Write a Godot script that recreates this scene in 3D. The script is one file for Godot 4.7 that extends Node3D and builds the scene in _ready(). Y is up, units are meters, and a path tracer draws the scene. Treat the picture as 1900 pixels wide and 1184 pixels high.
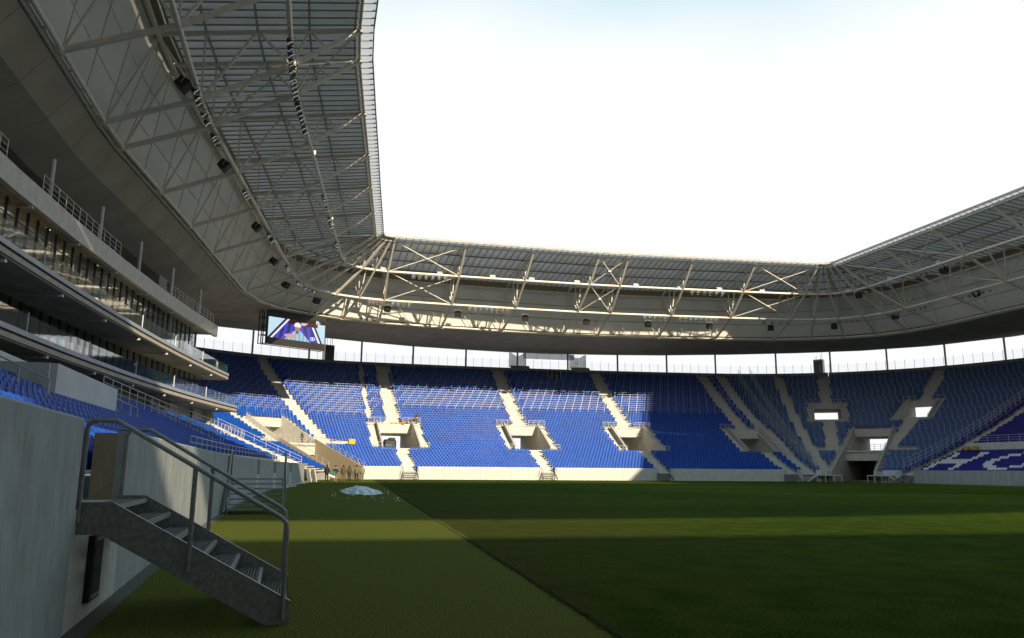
extends Node3D
# A football stadium seen from the corner of the pitch beside the main stand.
# x runs across the pitch, -z along it away from the camera, y up, metres.

const CX := 36.0      # stadium axis
const CZ := -54.5
var M := {}
var names := {}
var rng := RandomNumberGenerator.new()

# ---------------------------------------------------------------- mesh collector
class MB:
	var v := PackedVector3Array()
	var n := PackedVector3Array()
	var c := PackedColorArray()
	var uv := PackedVector2Array()
	var uv2 := PackedVector2Array()
	var col := Color(1, 1, 1)
	var use_col := false
	func tri(a: Vector3, b: Vector3, d: Vector3) -> void:   # counter-clockwise seen from outside
		var nn := (b - a).cross(d - a).normalized()
		v.append(a); v.append(d); v.append(b)
		for i in 3:
			n.append(nn)
			if use_col: c.append(col)
	func quad(a: Vector3, b: Vector3, d: Vector3, e: Vector3) -> void:
		tri(a, b, d); tri(a, d, e)
	func squad(a: Vector3, b: Vector3, d: Vector3, e: Vector3, na: Vector3, nb: Vector3, nd: Vector3, ne: Vector3) -> void:
		v.append(a); v.append(d); v.append(b); v.append(a); v.append(e); v.append(d)
		n.append(na); n.append(nd); n.append(nb); n.append(na); n.append(ne); n.append(nd)
		if use_col:
			for i in 6: c.append(col)
	func hexa(p: Array) -> void:    # 0-3 bottom ring (ccw from above), 4-7 top ring
		quad(p[3], p[2], p[1], p[0]); quad(p[4], p[5], p[6], p[7])
		for i in 4:
			var j := (i + 1) % 4
			quad(p[i], p[j], p[j + 4], p[i + 4])
	func box(o: Vector3, s: Vector3, b := Basis.IDENTITY) -> void:
		var h := s * 0.5
		var p := []
		for y in [-1.0, 1.0]:
			for q in [Vector2(-1, 1), Vector2(1, 1), Vector2(1, -1), Vector2(-1, -1)]:
				p.append(o + b * Vector3(q.x * h.x, y * h.y, q.y * h.z))
		hexa(p)
	func cham(o: Vector3, s: Vector3, k: float, b := Basis.IDENTITY) -> void:   # box with chamfered upright edges and top
		var h := s * 0.5
		var ring := func(y: float, ins: float) -> Array:
			var r := []
			for q in [Vector2(1, 1), Vector2(1, -1), Vector2(-1, -1), Vector2(-1, 1)]:
				var x: float = q.x * (h.x - ins); var z: float = q.y * (h.z - ins)
				var a := Vector3(x, y, z - q.y * k); var d := Vector3(x - q.x * k, y, z)
				if q.x * q.y > 0: r.append(o + b * d); r.append(o + b * a)
				else: r.append(o + b * a); r.append(o + b * d)
			return r
		var rs: Array = [ring.call(-h.y, 0.0), ring.call(h.y - k, 0.0), ring.call(h.y, k)]
		for k2 in 2:
			for i in 8:
				var j := (i + 1) % 8
				quad(rs[k2][i], rs[k2][j], rs[k2 + 1][j], rs[k2 + 1][i])
		for i in range(1, 7):
			tri(rs[2][0], rs[2][i], rs[2][i + 1])
			tri(rs[0][0], rs[0][i + 1], rs[0][i])
	func beam(a: Vector3, b: Vector3, w: float, h: float, up := Vector3.UP) -> void:
		var f := (b - a)
		var l := f.length()
		if l < 0.0001: return
		f /= l
		if absf(f.dot(up)) > 0.98: up = Vector3.RIGHT
		var r := f.cross(up).normalized()
		var u := r.cross(f)
		box((a + b) * 0.5, Vector3(w, h, l), Basis(r, u, -f))
	func tube(a: Vector3, b: Vector3, r: float, seg := 6, r2 := -1.0) -> void:
		if r2 < 0.0: r2 = r
		var f := (b - a).normalized()
		var up := Vector3.UP if absf(f.y) < 0.95 else Vector3.RIGHT
		var x := f.cross(up).normalized()
		var y := f.cross(x)
		for i in seg:
			var t0 := TAU * i / seg; var t1 := TAU * (i + 1) / seg
			var d0 := x * cos(t0) + y * sin(t0); var d1 := x * cos(t1) + y * sin(t1)
			squad(a + d0 * r, a + d1 * r, b + d1 * r2, b + d0 * r2, d0, d1, d1, d0)
			tri(b, b + d0 * r2, b + d1 * r2); tri(a, a + d1 * r, a + d0 * r)
	func poly_tube(p: Array, r: float, seg := 6) -> void:
		for i in p.size() - 1: tube(p[i], p[i + 1], r, seg)
	func lathe(o: Vector3, prof: Array, seg: int, b := Basis.IDENTITY) -> void:   # prof: Vector2(radius, y)
		for k in prof.size() - 1:
			var p0: Vector2 = prof[k]; var p1: Vector2 = prof[k + 1]
			var dn := Vector2(p1.y - p0.y, p0.x - p1.x).normalized()
			for i in seg:
				var t0 := TAU * i / seg; var t1 := TAU * (i + 1) / seg
				var e0 := Vector3(cos(t0), 0, -sin(t0)); var e1 := Vector3(cos(t1), 0, -sin(t1))
				var n0 := b * (e0 * dn.x + Vector3(0, dn.y, 0)); var n1 := b * (e1 * dn.x + Vector3(0, dn.y, 0))
				squad(o + b * (e0 * p0.x + Vector3(0, p0.y, 0)), o + b * (e1 * p0.x + Vector3(0, p0.y, 0)), o + b * (e1 * p1.x + Vector3(0, p1.y, 0)), o + b * (e0 * p1.x + Vector3(0, p1.y, 0)), n0, n1, n1, n0)
	func mesh() -> ArrayMesh:
		var m := ArrayMesh.new()
		if v.is_empty(): return m
		var a := []
		a.resize(Mesh.ARRAY_MAX)
		a[Mesh.ARRAY_VERTEX] = v; a[Mesh.ARRAY_NORMAL] = n
		if use_col: a[Mesh.ARRAY_COLOR] = c
		if uv.size() == v.size(): a[Mesh.ARRAY_TEX_UV] = uv
		if uv2.size() == v.size(): a[Mesh.ARRAY_TEX_UV2] = uv2
		m.add_surface_from_arrays(Mesh.PRIMITIVE_TRIANGLES, a)
		return m

# ---------------------------------------------------------------- nodes
func numbered(base: String) -> String:
	var k: int = names.get(base, -1) + 1
	names[base] = k
	return base if k == 0 else "%s_%03d" % [base, k]

func tag(o: Node, label: String, category: String, group := "", kind := "") -> void:
	o.set_meta("label", label)
	if category != "": o.set_meta("category", category)
	if group != "": o.set_meta("group", group)
	if kind != "": o.set_meta("kind", kind)

func thing(called: String, label: String, category: String, at := Vector3.ZERO, turn := 0.0, group := "") -> Node3D:
	var o := Node3D.new()
	o.name = numbered(called)
	add_child(o)
	o.position = at; o.rotation.y = turn
	tag(o, label, category, group)
	return o

func put(called: String, mesh: Mesh, mat: Material, parent: Node, at := Transform3D.IDENTITY) -> MeshInstance3D:
	var o := MeshInstance3D.new()
	o.name = numbered(called) if parent == self else called
	o.mesh = mesh
	o.material_override = mat
	o.transform = at
	o.cast_shadow = GeometryInstance3D.SHADOW_CASTING_SETTING_ON
	parent.add_child(o, true)
	return o

func part(called: String, mb: MB, mat: Material, parent: Node) -> MeshInstance3D:
	return put(called, mb.mesh(), mat, parent)

func node(called: String, parent: Node, at := Vector3.ZERO, turn := 0.0) -> Node3D:
	var o := Node3D.new()
	o.name = called
	parent.add_child(o, true)
	o.position = at; o.rotation.y = turn
	return o

func again(o: Node3D, label := "") -> Node3D:
	var base: String = str(o.name).trim_suffix("_" + str(o.name).get_slice("_", str(o.name).get_slice_count("_") - 1)) if str(o.name).right(3).is_valid_int() else str(o.name)
	var c: Node3D = o.duplicate()
	c.name = numbered(base)
	add_child(c)
	if label != "": c.set_meta("label", label)
	return c

const ONES := ["no", "one", "two", "three", "four", "five", "six", "seven", "eight", "nine", "ten", "eleven", "twelve", "thirteen", "fourteen", "fifteen", "sixteen", "seventeen", "eighteen", "nineteen"]
const TENS := ["", "", "twenty", "thirty", "forty", "fifty", "sixty", "seventy", "eighty", "ninety"]
const ORDS := ["", "first", "second", "third", "fourth", "fifth", "sixth", "seventh", "eighth", "ninth", "tenth", "eleventh", "twelfth", "thirteenth", "fourteenth", "fifteenth", "sixteenth", "seventeenth", "eighteenth", "nineteenth"]
func word(n: int) -> String:
	if n < 20: return ONES[n]
	if n >= 100: return "onehundred" + (word(n - 100) if n > 100 else "")
	return TENS[n / 10] + (ONES[n % 10] if n % 10 else "")
func nth(n: int) -> String:
	if n < 20: return ORDS[n]
	return (TENS[n / 10] + ORDS[n % 10]) if n % 10 else TENS[n / 10].trim_suffix("y") + "ieth"

# ---------------------------------------------------------------- materials
func srgb(c: Color) -> Color: return c.linear_to_srgb()

func noise_tex(seed_: int, freq: float, c0: Color, c1: Color, size := 512, oct := 4, contrast := 1.0, f2 := 0.0, stretch := 1.0) -> ImageTexture:
	var fn := FastNoiseLite.new()
	fn.seed = seed_; fn.frequency = freq; fn.fractal_octaves = oct
	fn.noise_type = FastNoiseLite.TYPE_SIMPLEX_SMOOTH
	var w := size; var h := int(size / stretch)
	var im := fn.get_seamless_image(w, h)
	var im2: Image = null
	if f2 > 0.0:
		fn.seed = seed_ + 11; fn.frequency = f2
		im2 = fn.get_seamless_image(w, h)
	var s0 := srgb(c0); var s1 := srgb(c1)
	var data := PackedByteArray()
	data.resize(w * h * 3)
	var b1 := im.get_data(); var b2: PackedByteArray = im2.get_data() if im2 else b1
	for i in w * h:
		var t := b1[i] / 255.0
		if im2: t = t * 0.6 + b2[i] / 255.0 * 0.4
		t = clampf((t - 0.5) * contrast + 0.5, 0.0, 1.0)
		data[i * 3] = int(255.0 * lerpf(s0.r, s1.r, t)); data[i * 3 + 1] = int(255.0 * lerpf(s0.g, s1.g, t)); data[i * 3 + 2] = int(255.0 * lerpf(s0.b, s1.b, t))
	var out := Image.create_from_data(w, h, false, Image.FORMAT_RGB8, data)
	return ImageTexture.create_from_image(out)

func bump_tex(seed_: int, freq: float, size := 512, strength := 2.0, oct := 4) -> ImageTexture:
	var fn := FastNoiseLite.new()
	fn.seed = seed_; fn.frequency = freq; fn.fractal_octaves = oct
	var im := fn.get_seamless_image(size, size)
	im.convert(Image.FORMAT_RGBA8)
	im.bump_map_to_normal_map(strength)
	return ImageTexture.create_from_image(im)

func plain(c: Color, rough := 0.8, metal := 0.0) -> StandardMaterial3D:
	var m := StandardMaterial3D.new()
	m.albedo_color = srgb(c)
	m.roughness = rough; m.metallic = metal
	return m

func surf(tex: Texture2D, scale: float, rough := 0.85, metal := 0.0, bump: Texture2D = null, bs := 0.5, stretch := 1.0) -> StandardMaterial3D:
	var m := StandardMaterial3D.new()
	m.albedo_texture = tex
	m.uv1_triplanar = true
	m.uv1_world_triplanar = true
	m.uv1_scale = Vector3(scale, scale * stretch, scale)
	m.roughness = rough; m.metallic = metal
	if bump:
		m.normal_enabled = true; m.normal_texture = bump; m.normal_scale = bs
	return m

func make_materials() -> void:
	var nb := bump_tex(3, 0.05, 256, 3.0)
	M.concrete = surf(noise_tex(1, 0.012, Color(.45, .435, .40), Color(.59, .575, .535), 512, 5, 1.5, 0.06), 0.16, 0.9, 0.0, nb, 0.25)
	M.concrete_wall = surf(noise_tex(2, 0.010, Color(.26, .28, .285), Color(.40, .41, .405), 512, 5, 1.5, 0.08), 0.22, 0.85, 0.0, nb, 0.3, 0.3)
	M.concrete_warm = surf(noise_tex(21, 0.02, Color(.26, .21, .14), Color(.36, .30, .21), 256, 4, 1.4, 0.09), 0.5, 0.9, 0.0, nb, 0.3)
	M.concrete_shaded = surf(noise_tex(5, 0.012, Color(.27, .26, .235), Color(.37, .355, .32), 256, 5, 1.4), 0.15, 0.92)  # concrete copy for slabs and plinths, shade of their undersides put into the colour
	M.panel_white = surf(noise_tex(6, 0.01, Color(.50, .50, .52), Color(.58, .58, .60), 256, 4, 1.2), 0.2, 0.6)
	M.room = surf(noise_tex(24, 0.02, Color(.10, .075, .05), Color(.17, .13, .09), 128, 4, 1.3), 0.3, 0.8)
	M.steel = surf(noise_tex(7, 0.02, Color(.58, .545, .48), Color(.70, .66, .60), 256, 4, 1.3), 0.35, 0.55)
	M.tube_steel = surf(noise_tex(8, 0.02, Color(.66, .62, .55), Color(.78, .74, .67), 256, 4, 1.3), 0.35, 0.5)
	M.cladding = surf(noise_tex(9, 0.008, Color(.68, .67, .635), Color(.78, .77, .74), 256, 4, 1.2), 0.12, 0.75)
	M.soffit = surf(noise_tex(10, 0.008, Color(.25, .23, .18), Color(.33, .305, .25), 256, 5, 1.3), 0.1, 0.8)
	M.brown = surf(noise_tex(12, 0.03, Color(.24, .19, .12), Color(.40, .33, .21), 256, 4, 1.6), 0.4, 0.85)
	M.deck = surf(noise_tex(13, 0.01, Color(.66, .69, .72), Color(.78, .80, .82), 256, 4, 1.2), 0.15, 0.5, 0.2)
	M.deck.backlight_enabled = true
	M.deck.backlight = Color(.33, .345, .36)
	M.deck_top = plain(Color(.5, .52, .54), 0.6)
	M.rib = surf(noise_tex(14, 0.02, Color(.33, .315, .29), Color(.42, .40, .37), 128, 4, 1.2), 0.3, 0.7)
	M.galv = surf(noise_tex(15, 0.04, Color(.22, .235, .245), Color(.40, .415, .425), 512, 4, 1.6, 0.15), 0.9, 0.5, 0.45, nb, 0.15)
	M.galv_shaded = surf(noise_tex(16, 0.03, Color(.17, .185, .185), Color(.33, .34, .34), 512, 5, 1.7, 0.12), 0.8, 0.6, 0.3)  # copy of galv for stringers and posts, with shade put into its colour
	M.rail = surf(noise_tex(17, 0.04, Color(.44, .44, .43), Color(.56, .56, .55), 128, 4, 1.3), 0.9, 0.45, 0.3)
	M.rail_dark = M.rail
	M.fascia = surf(noise_tex(19, 0.02, Color(.36, .39, .43), Color(.44, .47, .51), 256, 4, 1.2), 0.2, 0.45, 0.3)
	M.fascia_low = surf(noise_tex(20, 0.02, Color(.34, .29, .24), Color(.42, .37, .31), 256, 4, 1.2), 0.2, 0.7)
	M.black = plain(Color(.012, .012, .012), 0.6)
	M.dark = plain(Color(.03, .03, .032), 0.7)
	M.door = plain(Color(.035, .04, .04), 0.5)
	M.seat = seat_mat(1.0)
	M.white_plastic = plain(Color(.62, .62, .60), 0.45)
	M.red = plain(Color(.30, .03, .025), 0.5)
	M.yellow = plain(Color(.62, .36, .02), 0.6)
	M.orange = plain(Color(.55, .20, .04), 0.7)
	M.wood = surf(noise_tex(22, 0.02, Color(.38, .25, .12), Color(.55, .38, .2), 128, 4, 1.3), 0.8, 0.8)
	M.snow = surf(noise_tex(23, 0.03, Color(.62, .66, .72), Color(.82, .84, .87), 256, 4, 1.4), 0.9, 0.7)
	M.vc = StandardMaterial3D.new()
	M.vc.vertex_color_use_as_albedo = true
	M.vc.roughness = 0.85
	M.glass = StandardMaterial3D.new()
	M.glass.transparency = BaseMaterial3D.TRANSPARENCY_ALPHA
	M.glass.albedo_color = Color(.30, .42, .42, .10)
	M.glass.roughness = 0.03; M.glass.metallic_specular = 0.6
	M.clear_glass = StandardMaterial3D.new()
	M.clear_glass.transparency = BaseMaterial3D.TRANSPARENCY_ALPHA
	M.clear_glass.albedo_color = Color(.75, .82, .84, .05)
	M.clear_glass.roughness = 0.02
	M.glazing = StandardMaterial3D.new()
	M.glazing.transparency = BaseMaterial3D.TRANSPARENCY_ALPHA
	M.glazing.albedo_color = Color(.30, .36, .36, .28)
	M.glazing.roughness = 0.02; M.glazing.metallic_specular = 0.7
	M.sheet = StandardMaterial3D.new()
	M.sheet.transparency = BaseMaterial3D.TRANSPARENCY_ALPHA
	M.sheet.albedo_color = Color(.80, .86, .90, .50)
	M.sheet.roughness = 0.4
	M.lip = StandardMaterial3D.new()
	M.lip.transparency = BaseMaterial3D.TRANSPARENCY_ALPHA
	M.lip.albedo_color = Color(.88, .90, .92, .45)
	M.lip.roughness = 0.5
	M.lens = plain(Color(.75, .77, .78), 0.12, 0.9)
	M.lamp = plain(Color(.9, .85, .75), 0.4)
	M.lamp_lit = plain(Color(.95, .85, .65), 0.4)
	M.lamp_lit.emission_enabled = true
	M.lamp_lit.emission = Color(1.0, .86, .62)
	M.lamp_lit.emission_energy_multiplier = 3.0
	M.astro = surf(noise_tex(30, 0.33, Color(.074, .088, .016), Color(.138, .154, .032), 1024, 2, 1.6), 0.083, 0.95, 0.0, bump_tex(31, 0.33, 1024, 5.0, 2), 0.6)
	M.astro.metallic_specular = 0.1
	M.earth = surf(noise_tex(32, 0.02, Color(.16, .15, .12), Color(.26, .25, .21), 256, 4, 1.4), 0.05, 0.95)
	M.gravel = surf(noise_tex(33, 0.15, Color(.05, .055, .04), Color(.12, .125, .10), 256, 4, 1.8), 0.9, 0.95)

func seat_mat(_k: float) -> StandardMaterial3D:
	var m := StandardMaterial3D.new()
	m.vertex_color_use_as_albedo = true
	m.roughness = 0.45
	m.metallic_specular = 0.35
	return m

# ---------------------------------------------------------------- main
func _ready() -> void:
	rng.seed = 20090124
	# camera
	var cam := Camera3D.new()
	cam.name = "camera"
	add_child(cam)
	cam.position = Vector3(0, 1.5, 0)
	cam.rotation_degrees = Vector3(10.883, -11.030, 0.45)
	cam.fov = 44.42
	cam.near = 0.05
	cam.far = 6000.0
	cam.current = true
	# sky, sun, exposure
	var env := Environment.new()
	env.background_mode = Environment.BG_SKY
	var sky := Sky.new()
	var sm := PanoramaSkyMaterial.new()
	sm.panorama = sky_picture()
	sm.energy_multiplier = 1.0
	sky.sky_material = sm
	env.sky = sky
	env.tonemap_mode = Environment.TONE_MAPPER_LINEAR
	env.tonemap_exposure = 1.52
	env.sdfgi_enabled = true
	env.ssao_enabled = true
	env.ssil_enabled = true
	var we := WorldEnvironment.new()
	we.name = "world_environment"
	we.environment = env
	add_child(we)
	var sun := DirectionalLight3D.new()
	sun.name = "sun"
	add_child(sun)
	sun.look_at_from_position(Vector3.ZERO, Vector3(-0.96, -1.0, -2.52), Vector3.UP)
	sun.light_energy = 1.6
	sun.light_color = Color(1.0, 0.93, 0.80)
	sun.light_angular_distance = 0.5
	sun.shadow_enabled = true
	# structure
	make_materials()
	make_path()
	build_ground()
	build_bowl()
	build_end_details()
	build_main_stand()
	build_roof()
	# things
	build_fittings()
	build_scoreboard()
	build_stairs()
	build_small_things()
	build_people()

func sky_picture() -> ImageTexture:
	var w := 512; var h := 256
	var im := Image.create(w, h, false, Image.FORMAT_RGBF)
	var fn := FastNoiseLite.new()
	fn.seed = 4; fn.frequency = 1.6; fn.fractal_octaves = 4
	for j in h:
		var el := PI * (0.5 - (j + 0.5) / h)
		for i in w:
			var az := TAU * (i + 0.5) / w
			var d := Vector3(cos(el) * sin(az), sin(el), cos(el) * cos(az))
			var c := Color(.16, .155, .145)
			if el > 0.0:
				var q := d / (d.y + 0.35)
				var t := fn.get_noise_3d(q.x, q.y * 0.3, q.z) * 0.5 + 0.5
				# bright veil of thin cloud low down that thins out to clear blue overhead
				var veil := clampf(1.0 - smoothstep(0.465, 0.64, d.y + (t - 0.5) * 0.10), 0.0, 1.0)
				c = Color(.27, .47, .58).lerp(Color(.66, .68, .695), veil)
			im.set_pixel(i, j, c)
	return ImageTexture.create_from_image(im)

# ---------------------------------------------------------------- front line of the terraces
var PP: Array[Vector2] = []     # x, z along the front wall, from the near end of the main stand round to the right
var PN: Array[Vector2] = []     # outward
var PU: PackedFloat32Array = []
const L_END := -100.0

func xw(z: float) -> float: return -5.75 + 0.0009 * (z + 68.0) * (z + 68.0)
func ze(x: float) -> float: return -112.3 + 0.0016 * (x - CX) * (x - CX)

func make_path() -> void:
	var pts: Array[Vector2] = []
	var z := 3.0
	while z > L_END:
		pts.append(Vector2(xw(z), z)); z -= 0.5
	var p0 := Vector2(xw(L_END), L_END); var p3 := Vector2(3.4, ze(3.4))
	var t0 := Vector2(-0.0018 * (L_END + 68.0), -1).normalized() * Vector2(1, 1)
	var t3 := Vector2(1, 0.0032 * (3.4 - CX)).normalized()
	var k := 5.4
	for i in 33:
		var t := i / 32.0
		pts.append(p0.bezier_interpolate(p0 + t0 * k, p3 - t3 * k, p3, t))
	var x := 3.9
	while x < CX:
		pts.append(Vector2(x, ze(x))); x += 0.5
	var nleft := pts.size()
	pts.append(Vector2(CX, ze(CX)))
	for i in nleft:
		var q: Vector2 = pts[nleft - 1 - i]
		pts.append(Vector2(2.0 * CX - q.x, q.y))
	PP = pts
	PU.resize(pts.size())
	for i in pts.size():
		var a: Vector2 = pts[maxi(0, i - 1)]; var b: Vector2 = pts[mini(pts.size() - 1, i + 1)]
		var tt := (b - a).normalized()
		PN.append(Vector2(tt.y, -tt.x))
		PU[i] = 0.0 if i == 0 else PU[i - 1] + pts[i].distance_to(pts[i - 1])

func uidx(u: float) -> int:
	var lo := 0; var hi := PU.size() - 2
	while lo < hi:
		var m := (lo + hi + 1) / 2
		if PU[m] <= u: lo = m
		else: hi = m - 1
	return lo

func pos2(u: float, d: float) -> Vector2:
	var i := uidx(u)
	var t := clampf((u - PU[i]) / maxf(PU[i + 1] - PU[i], 1e-5), 0.0, 1.0)
	var n := PN[i].lerp(PN[i + 1], t).normalized()
	return PP[i].lerp(PP[i + 1], t) + n * d

func nor2(u: float) -> Vector2:
	var i := uidx(u)
	var t := clampf((u - PU[i]) / maxf(PU[i + 1] - PU[i], 1e-5), 0.0, 1.0)
	return PN[i].lerp(PN[i + 1], t).normalized()

func p3(u: float, d: float, y: float) -> Vector3:
	var p := pos2(u, d)
	return Vector3(p.x, y, p.y)

func kap(u: float) -> float:
	var a := nor2(u - 0.6); var b := nor2(u + 0.6)
	return absf(a.angle_to(b)) / 1.2

func u_left(z: float) -> float:
	for i in PP.size():
		if PP[i].y <= z: return PU[i]
	return 0.0
func u_end(x: float) -> float:
	for i in PP.size():
		if PP[i].y < -105.0 and PP[i].x >= x: return PU[i]
	return 0.0
func u_right(z: float) -> float:
	for j in PP.size():
		var i := PP.size() - 1 - j
		if PP[i].y <= z: return PU[i]
	return 0.0
func u_angle(deg: float, right: bool) -> float:   # where the outward direction is deg away from the side direction
	for i in PP.size():
		var n := PN[i]
		var a := rad_to_deg(atan2(-n.y, -n.x if not right else n.x))
		if not right and PP[i].x < 10.0 and PP[i].y < -95.0 and a >= deg: return PU[i]
		if right and PP[i].x > 62.0 and PP[i].y < -95.0 and a <= deg: return PU[i]
	return 0.0

# terrace profile
const RD := 0.82
func fl(d: float) -> float: return 1.05 + 0.34 * d + 0.0045 * d * d      # end, corners, right
func fm(d: float) -> float: return 1.05 + 0.36 * d + 0.008 * d * d        # main stand lower tier

# ---------------------------------------------------------------- ground
func build_ground() -> void:
	var mb := MB.new()
	mb.box(Vector3(CX, -0.56, CZ), Vector3(5000, 1.0, 5000))
	var o := part("ground", mb, M.earth, self); o.set_meta("kind", "structure")
	mb = MB.new()
	mb.box(Vector3(CX, -0.03, CZ), Vector3(96, 0.06, 126))
	o = part("artificial_turf", mb, M.astro, self); o.set_meta("kind", "structure")
	# natural turf, one mesh with its own colour map: worn brown along the touchline, mown bands across
	var w := 1024; var h := 1024
	var fn := FastNoiseLite.new(); fn.seed = 41; fn.frequency = 0.035; fn.fractal_octaves = 5
	var f2 := FastNoiseLite.new(); f2.seed = 42; f2.frequency = 0.35; f2.fractal_octaves = 3
	var data := PackedByteArray(); data.resize(w * h * 3)
	for j in h:
		var z := -110.0 + 109.0 * j / h
		var band := int(floor((z + 110.0) / 5.5)) % 2
		for i in w:
			var x := 67.2 * i / w
			var t := fn.get_noise_2d(x, z)
			var s := f2.get_noise_2d(x * 3.0, z * 3.0)
			var g := Color(.040, .066, .006).lerp(Color(.084, .118, .011), clampf(0.5 + t * 0.7 + s * 0.6, 0.0, 1.0))
			if band == 1: g = g * 1.13
			var worn := clampf(0.85 - x / 11.0 + t * 1.5 + s * 0.6, 0.0, 1.0) * 0.45
			g = g.lerp(Color(.066, .056, .022), worn)
			g = srgb(g)
			var k := (j * w + i) * 3
			data[k] = int(g.r * 255); data[k + 1] = int(g.g * 255); data[k + 2] = int(g.b * 255)
	var im := Image.create_from_data(w, h, false, Image.FORMAT_RGB8, data)
	var m := StandardMaterial3D.new()
	m.albedo_texture = ImageTexture.create_from_image(im)
	m.roughness = 1.0
	m.metallic_specular = 0.08
	m.detail_enabled = true
	m.detail_blend_mode = BaseMaterial3D.BLEND_MODE_MUL
	m.detail_albedo = noise_tex(43, 0.30, Color(.36, .36, .32), Color(1, 1, 1), 1024, 3, 2.2)
	m.detail_uv_layer = BaseMaterial3D.DETAIL_UV_2
	mb = MB.new()
	var xa := 2.42; var xb := 69.6; var za := -110.0; var zb := -1.0
	var nz := 60
	for j in nz:
		var z0 := lerpf(za, zb, j / float(nz)); var z1 := lerpf(za, zb, (j + 1.0) / nz)
		var ea := xa + 0.012 * sin(j * 2.1); var eb := xa + 0.012 * sin((j + 1) * 2.1)
		var p := [Vector3(ea, 0.012, z0), Vector3(eb, 0.012, z1), Vector3(xb, 0.012, z1), Vector3(xb, 0.012, z0)]
		mb.quad(p[0], p[1], p[2], p[3])
		var q := []
		for v in p: q.append(Vector2((v.x - xa) / (xb - xa), (v.z - za) / (zb - za)))
		for k in [0, 2, 1, 0, 3, 2]:
			mb.uv.append(q[k]); mb.uv2.append(Vector2(p[k].x + 0.23 * p[k].z, p[k].z - 0.23 * p[k].x) * 0.071)
	o = part("pitch", mb, m, self); o.set_meta("kind", "structure")
	# ragged turf edge along the artificial strip
	var blade := MB.new()
	blade.use_col = true
	for k in 6:
		var a := k * 1.047
		var d := Vector3(cos(a), 0, sin(a)) * 0.014
		var t := Vector3(cos(a + 0.9), 0, sin(a + 0.9)) * 0.006
		blade.tri(d - t, d + t, d * 2.4 + Vector3(0, 0.030, 0))
	var mm := MultiMesh.new()
	mm.transform_format = MultiMesh.TRANSFORM_3D
	mm.use_colors = true
	mm.mesh = blade.mesh()
	mm.instance_count = 5000
	for k in 5000:
		var zz := -5.0 - 45.0 * pow(rng.randf(), 1.4)
		var xx := 2.43 + rng.randfn(0.0, 0.025)
		mm.set_instance_transform(k, Transform3D(Basis(Vector3.UP, rng.randf() * TAU).scaled(Vector3(1.0, 0.6, 1.0) * rng.randf_range(0.5, 1.1)), Vector3(xx, 0.008, zz)))
		mm.set_instance_color(k, Color(.050, .074, .009).lerp(Color(.076, .070, .026), rng.randf()) * rng.randf_range(0.7, 1.3))
	var mi := MultiMeshInstance3D.new()
	mi.name = "turf_edge"; mi.multimesh = mm; mi.material_override = M.vc
	add_child(mi)
	tag(mi, "ragged grass edge of the natural pitch beside the artificial turf", "grass", "", "stuff")
	# dark gravel gutter strip along the main stand wall
	mb = MB.new()
	var z := -1.0
	while z > -86.0:
		var z1 := z - 3.0
		mb.quad(Vector3(xw(z) - 0.02, 0.006, z), Vector3(xw(z) + 0.20, 0.006, z), Vector3(xw(z1) + 0.20, 0.006, z1), Vector3(xw(z1) - 0.02, 0.006, z1))
		z = z1
	o = part("wall_foot_strip", mb, M.gravel, self); o.set_meta("kind", "structure")

# ---------------------------------------------------------------- terraces and seats of the end stand, the corners and the right stand
var zones: Array = []      # {u, hw, d0, d1, hole}: no seats there; hole: no terrace either
var aisles_u: Array = []
var voms: Array = []

func lat(u: float, z: Dictionary, d: float) -> float: return (u - z.u) * (1.0 + d * z.k)

func zone(u: float, hw: float, d0: float, d1: float, hole := false, off := 0.0) -> void:
	zones.append({u = u, hw = hw, d0 = d0, d1 = d1, hole = hole, k = kap(u), off = off})

func blocked(u: float, d: float, only_hole := false) -> bool:
	for z in zones:
		if d < z.d0 or d >= z.d1: continue
		if only_hole and not z.hole: continue
		if absf(lat(u, z, d) - z.off) < z.hw: return true
	return false

func make_seat_mesh(pan_only := 0) -> MB:      # faces +z, stands on y = 0; 0 both, 1 backrest, 2 folded pan
	var mb := MB.new()
	mb.use_col = true
	var xs := [-0.22, -0.13, 0.0, 0.13, 0.22]
	var zc := [0.05, 0.015, 0.0, 0.015, 0.05]
	var shell := func(ys: Array, zs: Array, wd: Array, th: float) -> void:
		var f := []; var b := []
		for j in ys.size():
			var fr := []; var br := []
			for i in 5:
				fr.append(Vector3(xs[i] * wd[j], ys[j], zs[j] + zc[i]))
				br.append(Vector3(xs[i] * wd[j], ys[j], zs[j] + zc[i] - th))
			f.append(fr); b.append(br)
		for j in ys.size() - 1:
			for i in 4:
				mb.quad(f[j][i], f[j][i + 1], f[j + 1][i + 1], f[j + 1][i])
				mb.quad(b[j][i + 1], b[j][i], b[j + 1][i], b[j + 1][i + 1])
			mb.quad(b[j][0], f[j][0], f[j + 1][0], b[j + 1][0])
			mb.quad(f[j][4], b[j][4], b[j + 1][4], f[j + 1][4])
		var t: int = ys.size() - 1
		for i in 4: mb.quad(f[t][i], f[t][i + 1], b[t][i + 1], b[t][i])
	if pan_only != 2: shell.call([0.40, 0.62, 0.80, 0.84], [0.0, -0.02, -0.07, -0.10], [1.0, 1.0, 0.96, 0.86], 0.03)
	if pan_only != 1: shell.call([0.37, 0.44, 0.66, 0.71], [0.09, 0.13, 0.10, 0.075], [0.86, 0.93, 0.93, 0.84], 0.05)
	return mb

const BLUE := Color(.006, .062, .36)
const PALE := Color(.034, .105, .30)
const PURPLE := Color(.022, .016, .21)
const WHITE := Color(.66, .66, .64)

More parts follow.
